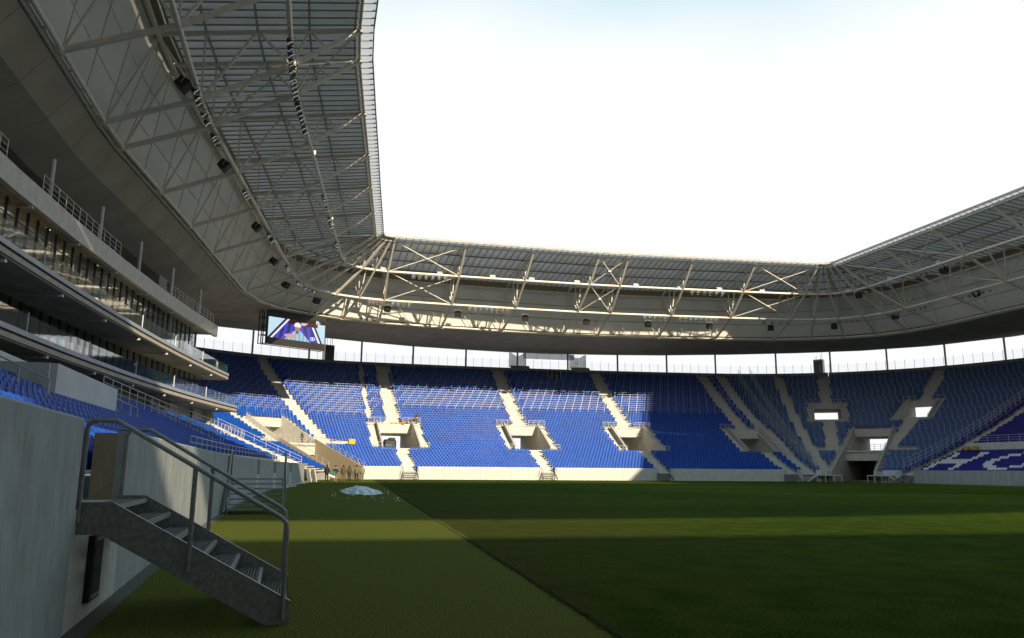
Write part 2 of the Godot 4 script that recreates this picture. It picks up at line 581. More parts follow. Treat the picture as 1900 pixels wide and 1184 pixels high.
func seat_field(called: String, label: String, list: Array) -> void:   # list of [Transform3D, Color]
	if list.is_empty(): return
	var mm := MultiMesh.new()
	mm.transform_format = MultiMesh.TRANSFORM_3D
	mm.use_colors = true
	mm.mesh = make_seat_mesh().mesh()
	mm.instance_count = list.size()
	for i in list.size():
		mm.set_instance_transform(i, list[i][0]); mm.set_instance_color(i, list[i][1])
	var mi := MultiMeshInstance3D.new()
	mi.name = called
	mi.multimesh = mm
	mi.material_override = M.seat
	add_child(mi)
	tag(mi, label, "seats", "", "stuff")

func seat_xf(u: float, d: float, y: float) -> Transform3D:
	var n := nor2(u)
	var inward := Vector3(-n.x, 0, -n.y)
	return Transform3D(Basis(Vector3.UP.cross(inward), Vector3.UP, inward), p3(u, d, y))

func tint(c: Color, amount := 0.10) -> Color:
	var k := 1.0 + rng.randf_range(-amount, amount)
	return Color(c.r * k, c.g * k, c.b * k)

var letter_h := [[0, 1, 9, 10], [0, 1, 9, 10], [0, 1, 9, 10], [0, 1, 2, 3, 4, 5, 6, 7, 8, 9, 10], [0, 1, 2, 3, 4, 5, 6, 7, 8, 9, 10], [0, 1, 9, 10], [0, 1, 9, 10], [0, 1, 9, 10]]
var letter_o := [[5, 6, 7, 8, 9, 10], [2, 3, 4, 5, 10, 11, 12, 13], [1, 2, 3, 12, 13, 14], [0, 1, 2, 13, 14, 15], [0, 1, 2, 13, 14, 15], [1, 2, 3, 12, 13, 14], [2, 3, 4, 5, 10, 11, 12, 13], [5, 6, 7, 8, 9, 10]]

func terrace(st: Node3D, u0: float, u1: float, rows: int, mat: Material, f: Callable, called := "terrace_steps", step := 2.0) -> void:
	var mb := MB.new()
	for r in rows:
		var d0 := RD * r; var d1 := RD * (r + 1)
		var y := f.call(d0) as float
		var yn := f.call(d1) as float
		# cut the row at the edges of holes
		var cuts := [u0, u1]
		for z in zones:
			if not z.hole or d0 + 0.01 < z.d0 or d0 + 0.01 >= z.d1: continue
			for s in [-1.0, 1.0]:
				var uc: float = z.u + (z.off + s * z.hw) / (1.0 + d0 * z.k)
				if uc > u0 and uc < u1: cuts.append(uc)
		cuts.sort()
		for k in cuts.size() - 1:
			var a: float = cuts[k]; var b: float = cuts[k + 1]
			if b - a < 0.01 or blocked((a + b) * 0.5, d0 + 0.01, true): continue
			var m := maxi(1, int(ceil((b - a) / (step if kap((a + b) * 0.5) < 0.02 else 0.7))))
			for q in m:
				var ua := lerpf(a, b, q / float(m)); var ub := lerpf(a, b, (q + 1.0) / m)
				mb.quad(p3(ua, d0, y), p3(ub, d0, y), p3(ub, d1, y), p3(ua, d1, y))
				mb.quad(p3(ua, d1, y), p3(ub, d1, y), p3(ub, d1, yn), p3(ua, d1, yn))
	part(called, mb, mat, st)

func half_steps(u: float, hw: float, d0: float, d1: float, parent: Node3D, f: Callable, off := 0.0) -> void:     # the stair of one aisle: two risers for each row
	var aisle := node("aisle_stair", parent)
	var r := int(ceil(d0 / RD))
	var k := kap(u)
	while RD * (r + 1) <= d1 + 0.01:
		var dd := RD * (r + 1)
		var y := f.call(RD * r) as float; var yn := f.call(dd) as float
		var mb := MB.new()
		var p := []
		var ym := (y + yn) * 0.5
		for yy in [y - 0.05, ym]:
			for e in [[-1.0, dd - 0.38], [1.0, dd - 0.38], [1.0, dd + 0.01], [-1.0, dd + 0.01]]:
				p.append(p3(u + (off + e[0] * hw) / (1.0 + k * dd), e[1], yy))
		mb.hexa(p)
		part("step", mb, M.concrete, aisle)
		r += 1

func rail(called: String, pts: Array, hgt: float, bars: int, parent: Node, mat: Material, r := 0.03, gap := 1.4) -> Node3D:
	var g := node(called, parent)
	for b in bars:
		var mb := MB.new()
		var hh := hgt * (1.0 - b / float(bars))
		for i in pts.size() - 1:
			mb.tube(pts[i] + Vector3(0, hh, 0), pts[i + 1] + Vector3(0, hh, 0), r if b == 0 else r * 0.75, 6)
		part("bar", mb, mat, g)
	for i in pts.size() - 1:
		var l: float = pts[i].distance_to(pts[i + 1])
		var m := maxi(1, int(round(l / gap)))
		for q in m + (1 if i == pts.size() - 2 else 0):
			var p: Vector3 = pts[i].lerp(pts[i + 1], q / float(m))
			var mb := MB.new()
			mb.tube(p, p + Vector3(0, hgt, 0), r, 6)
			part("post", mb, mat, g)
	return g

func wall_run(called: String, u0: float, u1: float, d: float, th: float, y0: float, y1: float, panel: float, mat: Material, parent: Node, gaps: Array = []) -> void:
	var cuts := [u0, u1]
	for g in gaps: cuts.append(g[0]); cuts.append(g[1])
	cuts.sort()
	for k in cuts.size() - 1:
		var a: float = cuts[k]; var b: float = cuts[k + 1]
		var mid := (a + b) * 0.5
		var skip := b - a < 0.05
		for g in gaps:
			if mid > g[0] and mid < g[1]: skip = true
		if skip: continue
		var m := maxi(1, int(round((b - a) / panel)))
		for q in m:
			var ua := lerpf(a, b, q / float(m)) + (0.008 if q > 0 else 0.0); var ub := lerpf(a, b, (q + 1.0) / m) - (0.008 if q < m - 1 else 0.0)
			var mb := MB.new()
			var sub := maxi(1, int(ceil((ub - ua) / (4.0 if kap(mid) < 0.02 else 0.8))))
			var jit := rng.randf_range(-0.004, 0.004)
			for s in sub:
				var va := lerpf(ua, ub, s / float(sub)); var vb := lerpf(ua, ub, (s + 1.0) / sub)
				var dd := d + jit
				var i0 := p3(va, dd, 0); var i1 := p3(vb, dd, 0); var o0 := p3(va, dd + th, 0); var o1 := p3(vb, dd + th, 0)
				var ch := 0.02
				var up := Vector3(0, y1, 0); var lo := Vector3(0, y0, 0)
				var c0 := p3(va, dd + ch, 0); var c1 := p3(vb, dd + ch, 0)
				var uc := Vector3(0, y1 - ch, 0)
				mb.quad(i1 + lo, i0 + lo, i0 + uc, i1 + uc)
				mb.quad(i1 + uc, i0 + uc, c0 + up, c1 + up)
				mb.quad(c1 + up, c0 + up, o0 + up, o1 + up)
				mb.quad(o0 + lo, o1 + lo, o1 + up, o0 + up)
				if s == 0: mb.quad(i0 + lo, o0 + lo, o0 + up, i0 + uc)
				if s == sub - 1: mb.quad(o1 + lo, i1 + lo, i1 + uc, o1 + up)
			part(called, mb, mat, parent)

var T_END: Node3D
var T_CL: Node3D
var T_CR: Node3D
var T_R: Node3D
var U_CL0: float
var U_E0: float
var U_E1: float
var U_R0: float
var U_R1: float
const ROWS := 46

func build_bowl() -> void:
	U_CL0 = u_left(-99.0); U_E0 = u_end(4.5); U_E1 = u_end(67.5); U_R0 = u_right(-101.0); U_R1 = PU[PU.size() - 1]
	T_END = thing("end_stand", "tall sunlit end stand of blue seats behind the far goal line", "stand")
	T_CL = thing("corner_stand", "corner terrace with a tunnel between main stand and end stand", "stand")
	T_CR = thing("away_corner_stand", "shaded corner terrace with dark tunnel, barred rows and bright openings", "stand")
	T_R = thing("side_stand", "shaded side stand of purple seats with white seat lettering", "stand")
	var f := fl
	# zones: end stand
	for s in [-28.7, -8.8, 8.8, 28.7]:
		var u := u_end(CX + s)
		aisles_u.append(u)
		voms.append({u = u, hw = 2.75, d0 = 8.9, d1 = 17.4, side = 1.45, st = T_END, depth = 12.0})
		zone(u, 1.0, 0.0, 9.0)
		zone(u, 4.2, 8.2, 9.1)
		zone(u, 2.75, 8.9, 17.4, true)
		zone(u, 4.2, 8.2, 18.0)
		zone(u, 1.2, 17.0, 40.0)
	# corners
	for rt in [false, true]:
		var st: Node3D = T_CR if rt else T_CL
		var ut := u_angle(45.0, rt)
		zone(ut, 3.0, -1.0, 9.8, true)
		zone(ut, 4.0, -1.0, 9.8)
		zone(ut, 3.9, 9.0, 18.2)
		voms.append({u = ut, hw = 3.0, d0 = 9.8, d1 = 17.6, side = 0.0, st = st, depth = 12.0, tunnel = true, closed = not rt})
		zone(ut, 3.0, 9.7, 17.6, true)
		zone(ut, 9.0, 9.0, 10.6)
		for a in [62.0, 33.0]:
			var u := u_angle(a, rt)
			if not rt:
				zone(u, 1.1, 10.0, 40.0)
				continue
			voms.append({u = u, hw = 2.3, d0 = 21.5, d1 = 27.0, side = 1.2, st = st, depth = 10.0 if a > 50.0 else 2.5})
			zone(u, 2.3, 21.5, 27.0, true)
			zone(u, 3.5, 20.6, 27.6)
			zone(u, 1.1, 26.0, 40.0)
			zone(u, 1.1, 10.0, 22.0)
	# boundary aisles
	zone(U_E1 + 0.5, 1.0, 0.0, 40.0); zone(U_E1 + 3.2, 0.9, 0.0, 40.0)
	zone(U_E0 - 1.0, 0.5, 19.0, 40.0)
	for z in [-99.6, -78.5, -57.0]: zone(u_right(z), 1.0, 0.0, 40.0)
	# side stand walkway above the lettering
	zone((u_right(-100.0) + u_right(-50.0)) * 0.5, 23.0, 8.1, 10.6)
	terrace(T_CL, U_CL0, U_E0, ROWS, M.concrete, f)
	terrace(T_END, U_E0, U_E1, ROWS, M.concrete, f)
	terrace(T_CR, U_E1, U_R0, ROWS, M.concrete, f)
	terrace(T_R, U_R0, U_R1, ROWS, M.concrete, f)
	# seats
	var fields := {e = [], cl = [], cr = [], r = [], w = []}
	var u_h := u_right(-99.3 + 0.9)
	for r in ROWS:
		var d := RD * r + 0.50
		var y := fl(RD * r)
		var u := U_CL0 + 3.0 if r < 60 else 0.0
		var u_stop := u_right(-64.0)
		var seat_no := 0
		while u < u_stop:
			var k := kap(u)
			var du := 0.5 / (1.0 + k * d)
			u += du
			if blocked(u, d): continue
			if r == 0 and false: continue
			var key := "e"; var col := BLUE
			if u < U_E0: key = "cl"
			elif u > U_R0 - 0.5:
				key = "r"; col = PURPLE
			elif u > U_E1 + 1.0:
				key = "cr"; col = PALE
			if key == "r" and r < 9 and r >= 0:
				# white seats that spell letters
				var w0 := (u_right(-97.0) - u) * -1.0
				var h_at := int(floor((u - u_right(-98.5)) / 0.5))
				var o_at := h_at - 17
				var rr := r - 1
				if rr >= 0 and rr < 8:
					if letter_h[rr].has(h_at) or letter_o[rr].has(o_at): key = "w"
			if key == "w": col = WHITE
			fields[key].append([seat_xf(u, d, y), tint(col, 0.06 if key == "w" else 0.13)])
	seat_field("end_stand_seats", "rows of blue seats, half in sunlight, on the end stand", fields.e)
	seat_field("corner_stand_seats", "blue seats on the corner terrace behind the video screen", fields.cl)
	seat_field("away_corner_seats", "greyish blue seats behind bars on the shaded corner terrace", fields.cr)
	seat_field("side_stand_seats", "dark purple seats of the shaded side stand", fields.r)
	seat_field("letter_seats", "white seats forming letters among the purple seats", fields.w)
	# near end terrace, behind the camera: a plain slope that closes the bowl
	var near := thing("near_end_stand", "plain concrete end terrace behind the camera", "stand")
	var mb := MB.new()
	for r in 18:
		var d0 := RD * 2 * r; var d1 := RD * 2 * (r + 1)
		mb.box(Vector3(CX, (fl(d1)) * 0.5, 4.0 + (d0 + d1) * 0.5), Vector3(84.0 + d1 * 1.7, fl(d1), d1 - d0))
	part("terrace_steps", mb, M.concrete, near)
	mb = MB.new()
	mb.box(Vector3(CX, 10.2, 34.3), Vector3(150, 20.4, 1.0))  # unseen wall, added and sized to shape the sun band on the turf
	part("rear_wall", mb, M.concrete, near)
	mb = MB.new()
	mb.box(Vector3(CX, 0.95, 3.9), Vector3(80, 1.9, 0.2))
	part("front_wall", mb, M.concrete_wall, near)

func lp(u: float, l: float, d: float, y: float) -> Vector3:    # lateral metres l from the axis at u, along the straight normal of u
	var n := nor2(u)
	var p := pos2(u, d)
	return Vector3(p.x - n.y * l, y, p.y + n.x * l)

func build_vom(v: Dictionary) -> void:
	var vn := node("vomitory", v.st)
	var u: float = v.u; var hw: float = v.hw; var d0: float = v.d0; var d1: float = v.d1
	var fy := fl(d0) - 0.1
	var top := fl(d1) + 0.25
	var dz: float = d1 + v.depth
	var ceil_y := minf(fy + 2.75, top - 0.8)
	var mb: MB
	for s in [-1.0, 1.0]:
		# side wall: sloped parapet in the open part, then the tunnel wall
		mb = MB.new()
		var a: float = s * hw; var b: float = s * (hw + 0.22)
		var sl := [[d0 - 0.1, fl(d0) + 0.55], [d1, fl(d1) + 0.75]]
		var ring := []
		for e in [[a, sl[0]], [b, sl[0]], [b, sl[1]], [a, sl[1]]]: ring.append(e)
		var p := []
		var order := [0, 1, 2, 3] if s < 0 else [3, 2, 1, 0]
		for lvl in 2:
			for i in order:
				var e: Array = ring[i]
				p.append(lp(u, e[0], e[1][0], fy - 0.4 if lvl == 0 else e[1][1]))
		mb.hexa(p)
		part("side_wall", mb, M.concrete, vn)
		mb = MB.new()
		p = []
		for lvl in [fy - 0.4, ceil_y + 0.3]:
			for i in order:
				var e: Array = [[a, d1], [b, d1], [b, dz], [a, dz]][i]
				p.append(lp(u, e[0], e[1], lvl))
		mb.hexa(p)
		part("tunnel_wall", mb, M.concrete, vn)
		# capping rail on the side wall
		mb = MB.new()
		mb.tube(lp(u, (a + b) * 0.5, d0, sl[0][1] + 0.32), lp(u, (a + b) * 0.5, d1, sl[1][1] + 0.32), 0.025)
		for t in 5: 
			var q := lp(u, (a + b) * 0.5, lerpf(d0, d1, t / 4.0), lerpf(sl[0][1], sl[1][1], t / 4.0))
			mb.tube(q, q + Vector3(0, 0.32, 0), 0.02, 5)
		part("wall_rail", mb, M.rail, vn)
	# floor and ceiling
	mb = MB.new()
	var slab := func(mb: MB, l0: float, l1: float, da: float, db: float, y0: float, y1: float) -> void:
		var p := []
		for y in [y0, y1]:
			for e in [[l0, da], [l1, da], [l1, db], [l0, db]]: p.append(lp(u, e[0], e[1], y))
		mb.hexa(p)
	slab.call(mb, -hw, hw, d0 - 0.2, dz, fy - 0.3, fy)
	part("floor", mb, M.concrete, vn)
	mb = MB.new()
	slab.call(mb, -hw - 0.2, hw + 0.2, d1 + 0.24, dz, ceil_y + 0.002, ceil_y + 0.25)
	part("ceiling", mb, M.concrete, vn)
	mb = MB.new()
	slab.call(mb, -hw - 0.22, hw + 0.22, d1 + 0.004, d1 + 0.24, ceil_y, top)
	part("lintel", mb, M.concrete, vn)
	if v.get("closed", false):
		mb = MB.new()
		slab.call(mb, -hw, hw, dz - 0.3, dz - 0.1, fy, ceil_y)
		part("rear_door", mb, M.galv, vn)
	# landing above, with railings either side of the aisle
	if v.side > 0.0:
		mb = MB.new()
		slab.call(mb, -hw - v.side, hw + v.side, d1 + 0.244, d1 + 1.1, top - 0.22, top - 0.004)
		part("landing", mb, M.concrete, vn)
		for s in [-1.0, 1.0]:
			rail("landing_rail", [lp(u, s * (hw + v.side), d1 + 0.12, top), lp(u, s * 1.3, d1 + 0.12, top)], 1.0, 3, vn, M.rail, 0.035, 1.0)
			rail("low_rail", [lp(u, s * (hw + v.side), d0 - 0.5, fl(d0)), lp(u, s * (hw + 0.1), d0 - 0.5, fl(d0))], 0.9, 2, vn, M.rail, 0.03, 0.7)
			half_steps(u, v.side * 0.5, d0, d1, vn, fl, s * (hw + 0.25 + v.side * 0.5))
			mb = MB.new()
			slab.call(mb, s * (hw + 0.22) if s > 0 else -(hw + v.side), hw + v.side if s > 0 else -(hw + 0.22), d0 - 0.9, d0 - 0.12, fl(d0) - 0.3, fl(d0) - 0.02)
			part("low_landing", mb, M.concrete, vn)

func build_end_details() -> void:
	# front walls, with gaps where the small stairs come down
	var gaps := []
	for u in aisles_u: gaps.append([u - 1.05, u + 1.05])
	wall_run("front_wall_panel", U_E0 - 1.2, U_E1 - 0.6, 0.0, 0.2, 0.0, 1.78, 4.6, M.concrete, T_END, gaps)
	var tl := u_angle(45.0, false); var tr := u_angle(45.0, true)
	wall_run("front_wall_panel", tl + 3.0, U_E0 - 1.21, 0.0, 0.2, 0.0, 1.78, 3.0, M.concrete, T_CL)
	wall_run("front_wall_panel", U_E1 + 1.6, U_E1 + 2.3, 0.0, 0.2, 0.0, 1.78, 3.0, M.panel_white, T_CR)
	wall_run("front_wall_panel", tr - 3.6, tr - 3.0, 0.0, 0.2, 0.9, 1.6, 3.0, M.concrete_wall, T_CR)
	wall_run("front_wall_panel", tr + 3.0, tr + 4.4, 0.0, 0.2, 0.9, 1.6, 3.0, M.concrete_wall, T_CR)
	wall_run("front_wall_panel", tr + 4.42, U_R0 - 0.4, 0.0, 0.2, 0.0, 1.78, 3.0, M.panel_white, T_CR)
	var ra := u_right(-99.6); var rb := u_right(-78.5); var rc := u_right(-57.0)
	wall_run("front_wall_panel", U_R0 - 0.39, U_R1, 0.0, 0.2, 0.0, 1.78, 4.8, M.concrete_wall, T_R, [[ra - 1.05, ra + 1.05], [rb - 1.05, rb + 1.05], [rc - 1.05, rc + 1.05]])
	# plinth behind the stairs
	wall_run("plinth_wall", tl + 3.0, tr - 3.0, 0.24, 0.1, 0.0, 1.03, 9.0, M.concrete_shaded, T_END)
	wall_run("plinth_wall", tr + 3.0, U_R1, 0.24, 0.1, 0.0, 1.03, 9.0, M.concrete_shaded, T_R)
	wall_run("plinth_wall", U_CL0 + 1.0, tl - 3.0, 0.24, 0.1, 0.0, 1.03, 9.0, M.concrete_shaded, T_CL)
	# aisle stairs
	for u in aisles_u:
		half_steps(u, 1.0, 0.0, 8.3, T_END, fl)
		half_steps(u, 1.2, 18.4, 37.7, T_END, fl)
		# chain across the lower aisle
		var mb := MB.new()
		var pr := Vector3.ZERO
		for i in 9:
			var t := i / 8.0
			var q := lp(u, lerpf(-1.1, 1.1, t), 6.6, fl(6.6) + 0.75 - 0.25 * sin(PI * t))
			if i > 0: mb.tube(pr, q, 0.012, 4)
			pr = q
		part("chain", mb, M.rail_dark, T_END)
	for a in [62.0, 33.0]:
		for rt in [false, true]:
			var st: Node3D = T_CR if rt else T_CL
			half_steps(u_angle(a, rt), 1.1, 10.6, 21.4 if rt else 27.6, st, fl)
			half_steps(u_angle(a, rt), 1.1, 27.6, 37.7, st, fl)
	half_steps(U_E1 + 0.5, 1.0, 0.0, 37.7, T_CR, fl)
	half_steps(U_E1 + 3.2, 0.9, 0.0, 37.7, T_CR, fl)
	for z in [-99.6, -78.5]: half_steps(u_right(z), 1.0, 0.0, 37.7, T_R, fl)
	for v in voms: build_vom(v)
	# corner tunnels: sloped side walls, lintel with parapet, floor ramp
	for rt in [false, true]:
		var st: Node3D = T_CR if rt else T_CL
		var u := u_angle(45.0, rt)
		var tn := node("tunnel", st)
		for s in [-1.0, 1.0]:
			var mb := MB.new()
			var a: float = s * 3.0; var b: float = s * 3.3
			var order := [0, 1, 2, 3] if s < 0 else [3, 2, 1, 0]
			var p := []
			for lvl in 2:
				for i in order:
					var e: Array = [[a, -0.6, 1.55], [b, -0.6, 1.55], [b, 9.8, fl(9.8) + 0.75], [a, 9.8, fl(9.8) + 0.75]][i]
					p.append(lp(u, e[0], e[1], -0.02 if lvl == 0 else e[2]))
			mb.hexa(p)
			part("side_wall", mb, M.concrete_warm if not rt else M.concrete, tn)
			mb = MB.new()
			p = []
			for lvl in [0.0, 3.4]:
				for i in order:
					var e: Array = [[a, 9.8], [b, 9.8], [b, 30.0], [a, 30.0]][i]
					p.append(lp(u, e[0], e[1], lvl))
			mb.hexa(p)
			part("inner_wall", mb, M.concrete, tn)
			rail("sloped_rail", [lp(u, s * 3.15, -0.5, 1.55), lp(u, s * 3.15, 9.6, fl(9.6) + 0.75)], 0.75, 2, tn, M.rail, 0.025, 1.3)
		var m2 := MB.new()
		var p2 := []
		for y in [3.3, 4.95]:
			for e in [[-3.3, 9.6], [3.3, 9.6], [3.3, 9.85], [-3.3, 9.85]]: p2.append(lp(u, e[0], e[1], y))
		m2.hexa(p2)
		part("lintel", m2, M.concrete, tn)
		m2 = MB.new(); p2 = []
		for y in [3.32, 3.6]:
			for e in [[-3.0, 9.86], [3.0, 9.86], [3.0, 30.0], [-3.0, 30.0]]: p2.append(lp(u, e[0], e[1], y))
		m2.hexa(p2)
		part("ceiling", m2, M.concrete, tn)
		m2 = MB.new(); p2 = []
		for y in [0.0, 3.4]:
			for e in [[-3.3, 26.0], [3.3, 26.0], [3.3, 26.3], [-3.3, 26.3]]: p2.append(lp(u, e[0], e[1], y))
		m2.hexa(p2)
		part("gate", m2, M.galv, tn)
		rail("parapet_rail", [lp(u, -8.0, 9.3, fl(9.0)), lp(u, -3.3, 9.72, 4.95), lp(u, 3.3, 9.72, 4.95), lp(u, 8.0, 9.3, fl(9.0))], 0.95, 3, tn, M.rail, 0.03, 1.0)
	# walkway wall above the lettering of the side stand
	wall_run("walkway_wall", u_right(-98.0), u_right(-58.0), 8.3, 0.2, fl(8.0), fl(10.4) + 0.55, 5.0, M.concrete, T_R)
	var wr := []
	for i in 12: wr.append(p3(lerpf(u_right(-97.5), u_right(-60.0), i / 11.0), 8.4, fl(10.4) + 0.55))
	rail("walkway_rail", wr, 0.95, 3, T_R, M.rail, 0.03, 1.7)
	# parapet at the back, columns up to the roof, glass wind screen
	for e in [[T_CL, U_CL0 + 1.0, U_E0], [T_END, U_E0 + 0.01, U_E1], [T_CR, U_E1 + 0.01, U_R0], [T_R, U_R0 + 0.01, U_R1]]:
		wall_run("back_parapet", e[1], e[2], 37.75, 0.3, fl(37.7) - 0.4, fl(37.7) + 0.85, 5.0, M.concrete_shaded, e[0])
	var ytop := fl(37.7) + 0.85
	var u := U_CL0 + 1.5
	var stop := u_right(-66.0)
	var acc := 0.0
	var last := u
	var cnt := 0
	while u < stop:
		var k := kap(u)
		var st: Node3D = T_CL if u < U_E0 else (T_END if u < U_E1 else (T_CR if u < U_R0 else T_R))
		var base := p3(u, 37.9, ytop)
		var mb := MB.new()
		mb.beam(base, base + Vector3(0, 1.75, 0), 0.05, 0.05)
		part("screen_post", mb, M.rail_dark, st)
		if u > last + 0.01:
			mb = MB.new()
			var a := p3(last, 37.9, ytop + 0.08); var b := base + Vector3(0, 0.08, 0)
			var e0 := a.lerp(b, 0.04); var e1 := a.lerp(b, 0.96)
			mb.quad(e0, e1, e1 + Vector3(0, 1.5, 0), e0 + Vector3(0, 1.5, 0))
			part("glass_pane", mb, M.clear_glass, st)
		if cnt % 6 == 3:
			mb = MB.new()
			var cb := p3(u + 0.25 / (1.0 + 38.0 * k), 38.25, 19.0)
			mb.tube(cb, Vector3(cb.x, 26.0, cb.z), 0.19, 10)
			part("roof_column", mb, M.rail_dark, st)
		last = u
		cnt += 1
		u += 1.72 / (1.0 + 37.9 * k)
	# barrier rails along the upper rows (every row) of the end stand and corners: too fine to pick apart
	var bars := {}
	for key in ["e", "cl", "cr", "r"]: bars[key] = MB.new()
	for r in ROWS:
		var d := RD * r + 0.04
		var y := fl(RD * r)
		var uu := U_CL0 + 3.0
		var stop2 := u_right(-66.0)
		var prev := Vector3.ZERO; var ok := false
		while uu < stop2:
			var k := kap(uu)
			var key := "cl" if uu < U_E0 else ("e" if uu < U_E1 else ("cr" if uu < U_R0 else "r"))
			var need := r >= 28 if key == "e" else (r >= 24 if key == "cl" else (r >= 1 if key == "cr" else r >= 30))
			if need and not blocked(uu, d + 0.3):
				var b := p3(uu, d, y)
				var hh := 1.0
				bars[key].beam(b, b + Vector3(0, hh, 0), 0.032, 0.032)
				if ok: bars[key].beam(prev + Vector3(0, hh, 0), b + Vector3(0, hh, 0), 0.024, 0.024)
				prev = b; ok = true
			else: ok = false
			uu += (1.5 if key != "cr" else 1.0) / (1.0 + k * d)
	for e in [["e", T_END, M.rail], ["cl", T_CL, M.rail], ["cr", T_CR, M.rail], ["r", T_R, M.rail]]:
		var o := part("row_barriers", bars[e[0]], e[2], e[1])
		o.set_meta("kind", "stuff")
	# handrails beside the upper aisles
	for au in aisles_u:
		for s in [-1.0, 1.0]:
			var hp := []
			for i in 9: hp.append(lp(au, s * 1.25, lerpf(19.2, 37.2, i / 8.0), fl(lerpf(19.2, 37.2, i / 8.0)) + 0.1))
			rail("aisle_rail", hp, 1.0, 1, T_END, M.rail, 0.03, 2.2)
	# sector fences of the away corner
	for q in [[U_E1 + 1.7, 0.5], [U_E1 + 2.2, 0.5]]:
		var hp := []
		for i in 10:
			var d := lerpf(0.4, 37.0, i / 9.0)
			hp.append(lp(q[0], 0.0, d, fl(d)))
		rail("sector_fence", hp, 2.1, 4, T_CR, M.rail, 0.03, 1.3)
	for z in [-100.9]:
		var hp := []
		for i in 10:
			var d := lerpf(0.4, 37.0, i / 9.0)
			hp.append(p3(u_right(z), d, fl(d)))
		rail("sector_fence", hp, 2.1, 4, T_R, M.rail, 0.03, 1.3)

# ---------------------------------------------------------------- main stand: lower tier, two glazed levels, roof terrace
func bx(z: float, m: float, a: float, zc: float) -> float: return m + a * (z - zc) * (z - zc)
func x_low(z: float) -> float: return bx(z, -16.7, 0.0017, -45.0)
func x_mid(z: float) -> float: return bx(z, -16.3, 0.0011, -48.0)
func x_top(z: float) -> float: return bx(z, -18.4, 0.0013, -48.0)
const ZS := -6.0
const ZE := -90.5

func strip(called: String, fx: Callable, dx0: float, dx1: float, y0: float, y1: float, mat: Material, parent: Node, seg := 4.7, z0 := ZS, z1 := ZE, gap := 0.006) -> void:
	var m := int(round((z0 - z1) / seg))
	for q in m:
		var za := lerpf(z0, z1, q / float(m)) - gap; var zb := lerpf(z0, z1, (q + 1.0) / m) + gap
		var xa: float = fx.call(za); var xb: float = fx.call(zb)
		var p := []
		for y in [y0, y1]:
			p.append(Vector3(xa + dx0, y, za)); p.append(Vector3(xa + dx1, y, za)); p.append(Vector3(xb + dx1, y, zb)); p.append(Vector3(xb + dx0, y, zb))
		var mb := MB.new()
		mb.hexa(p)
		part(called, mb, mat, parent)

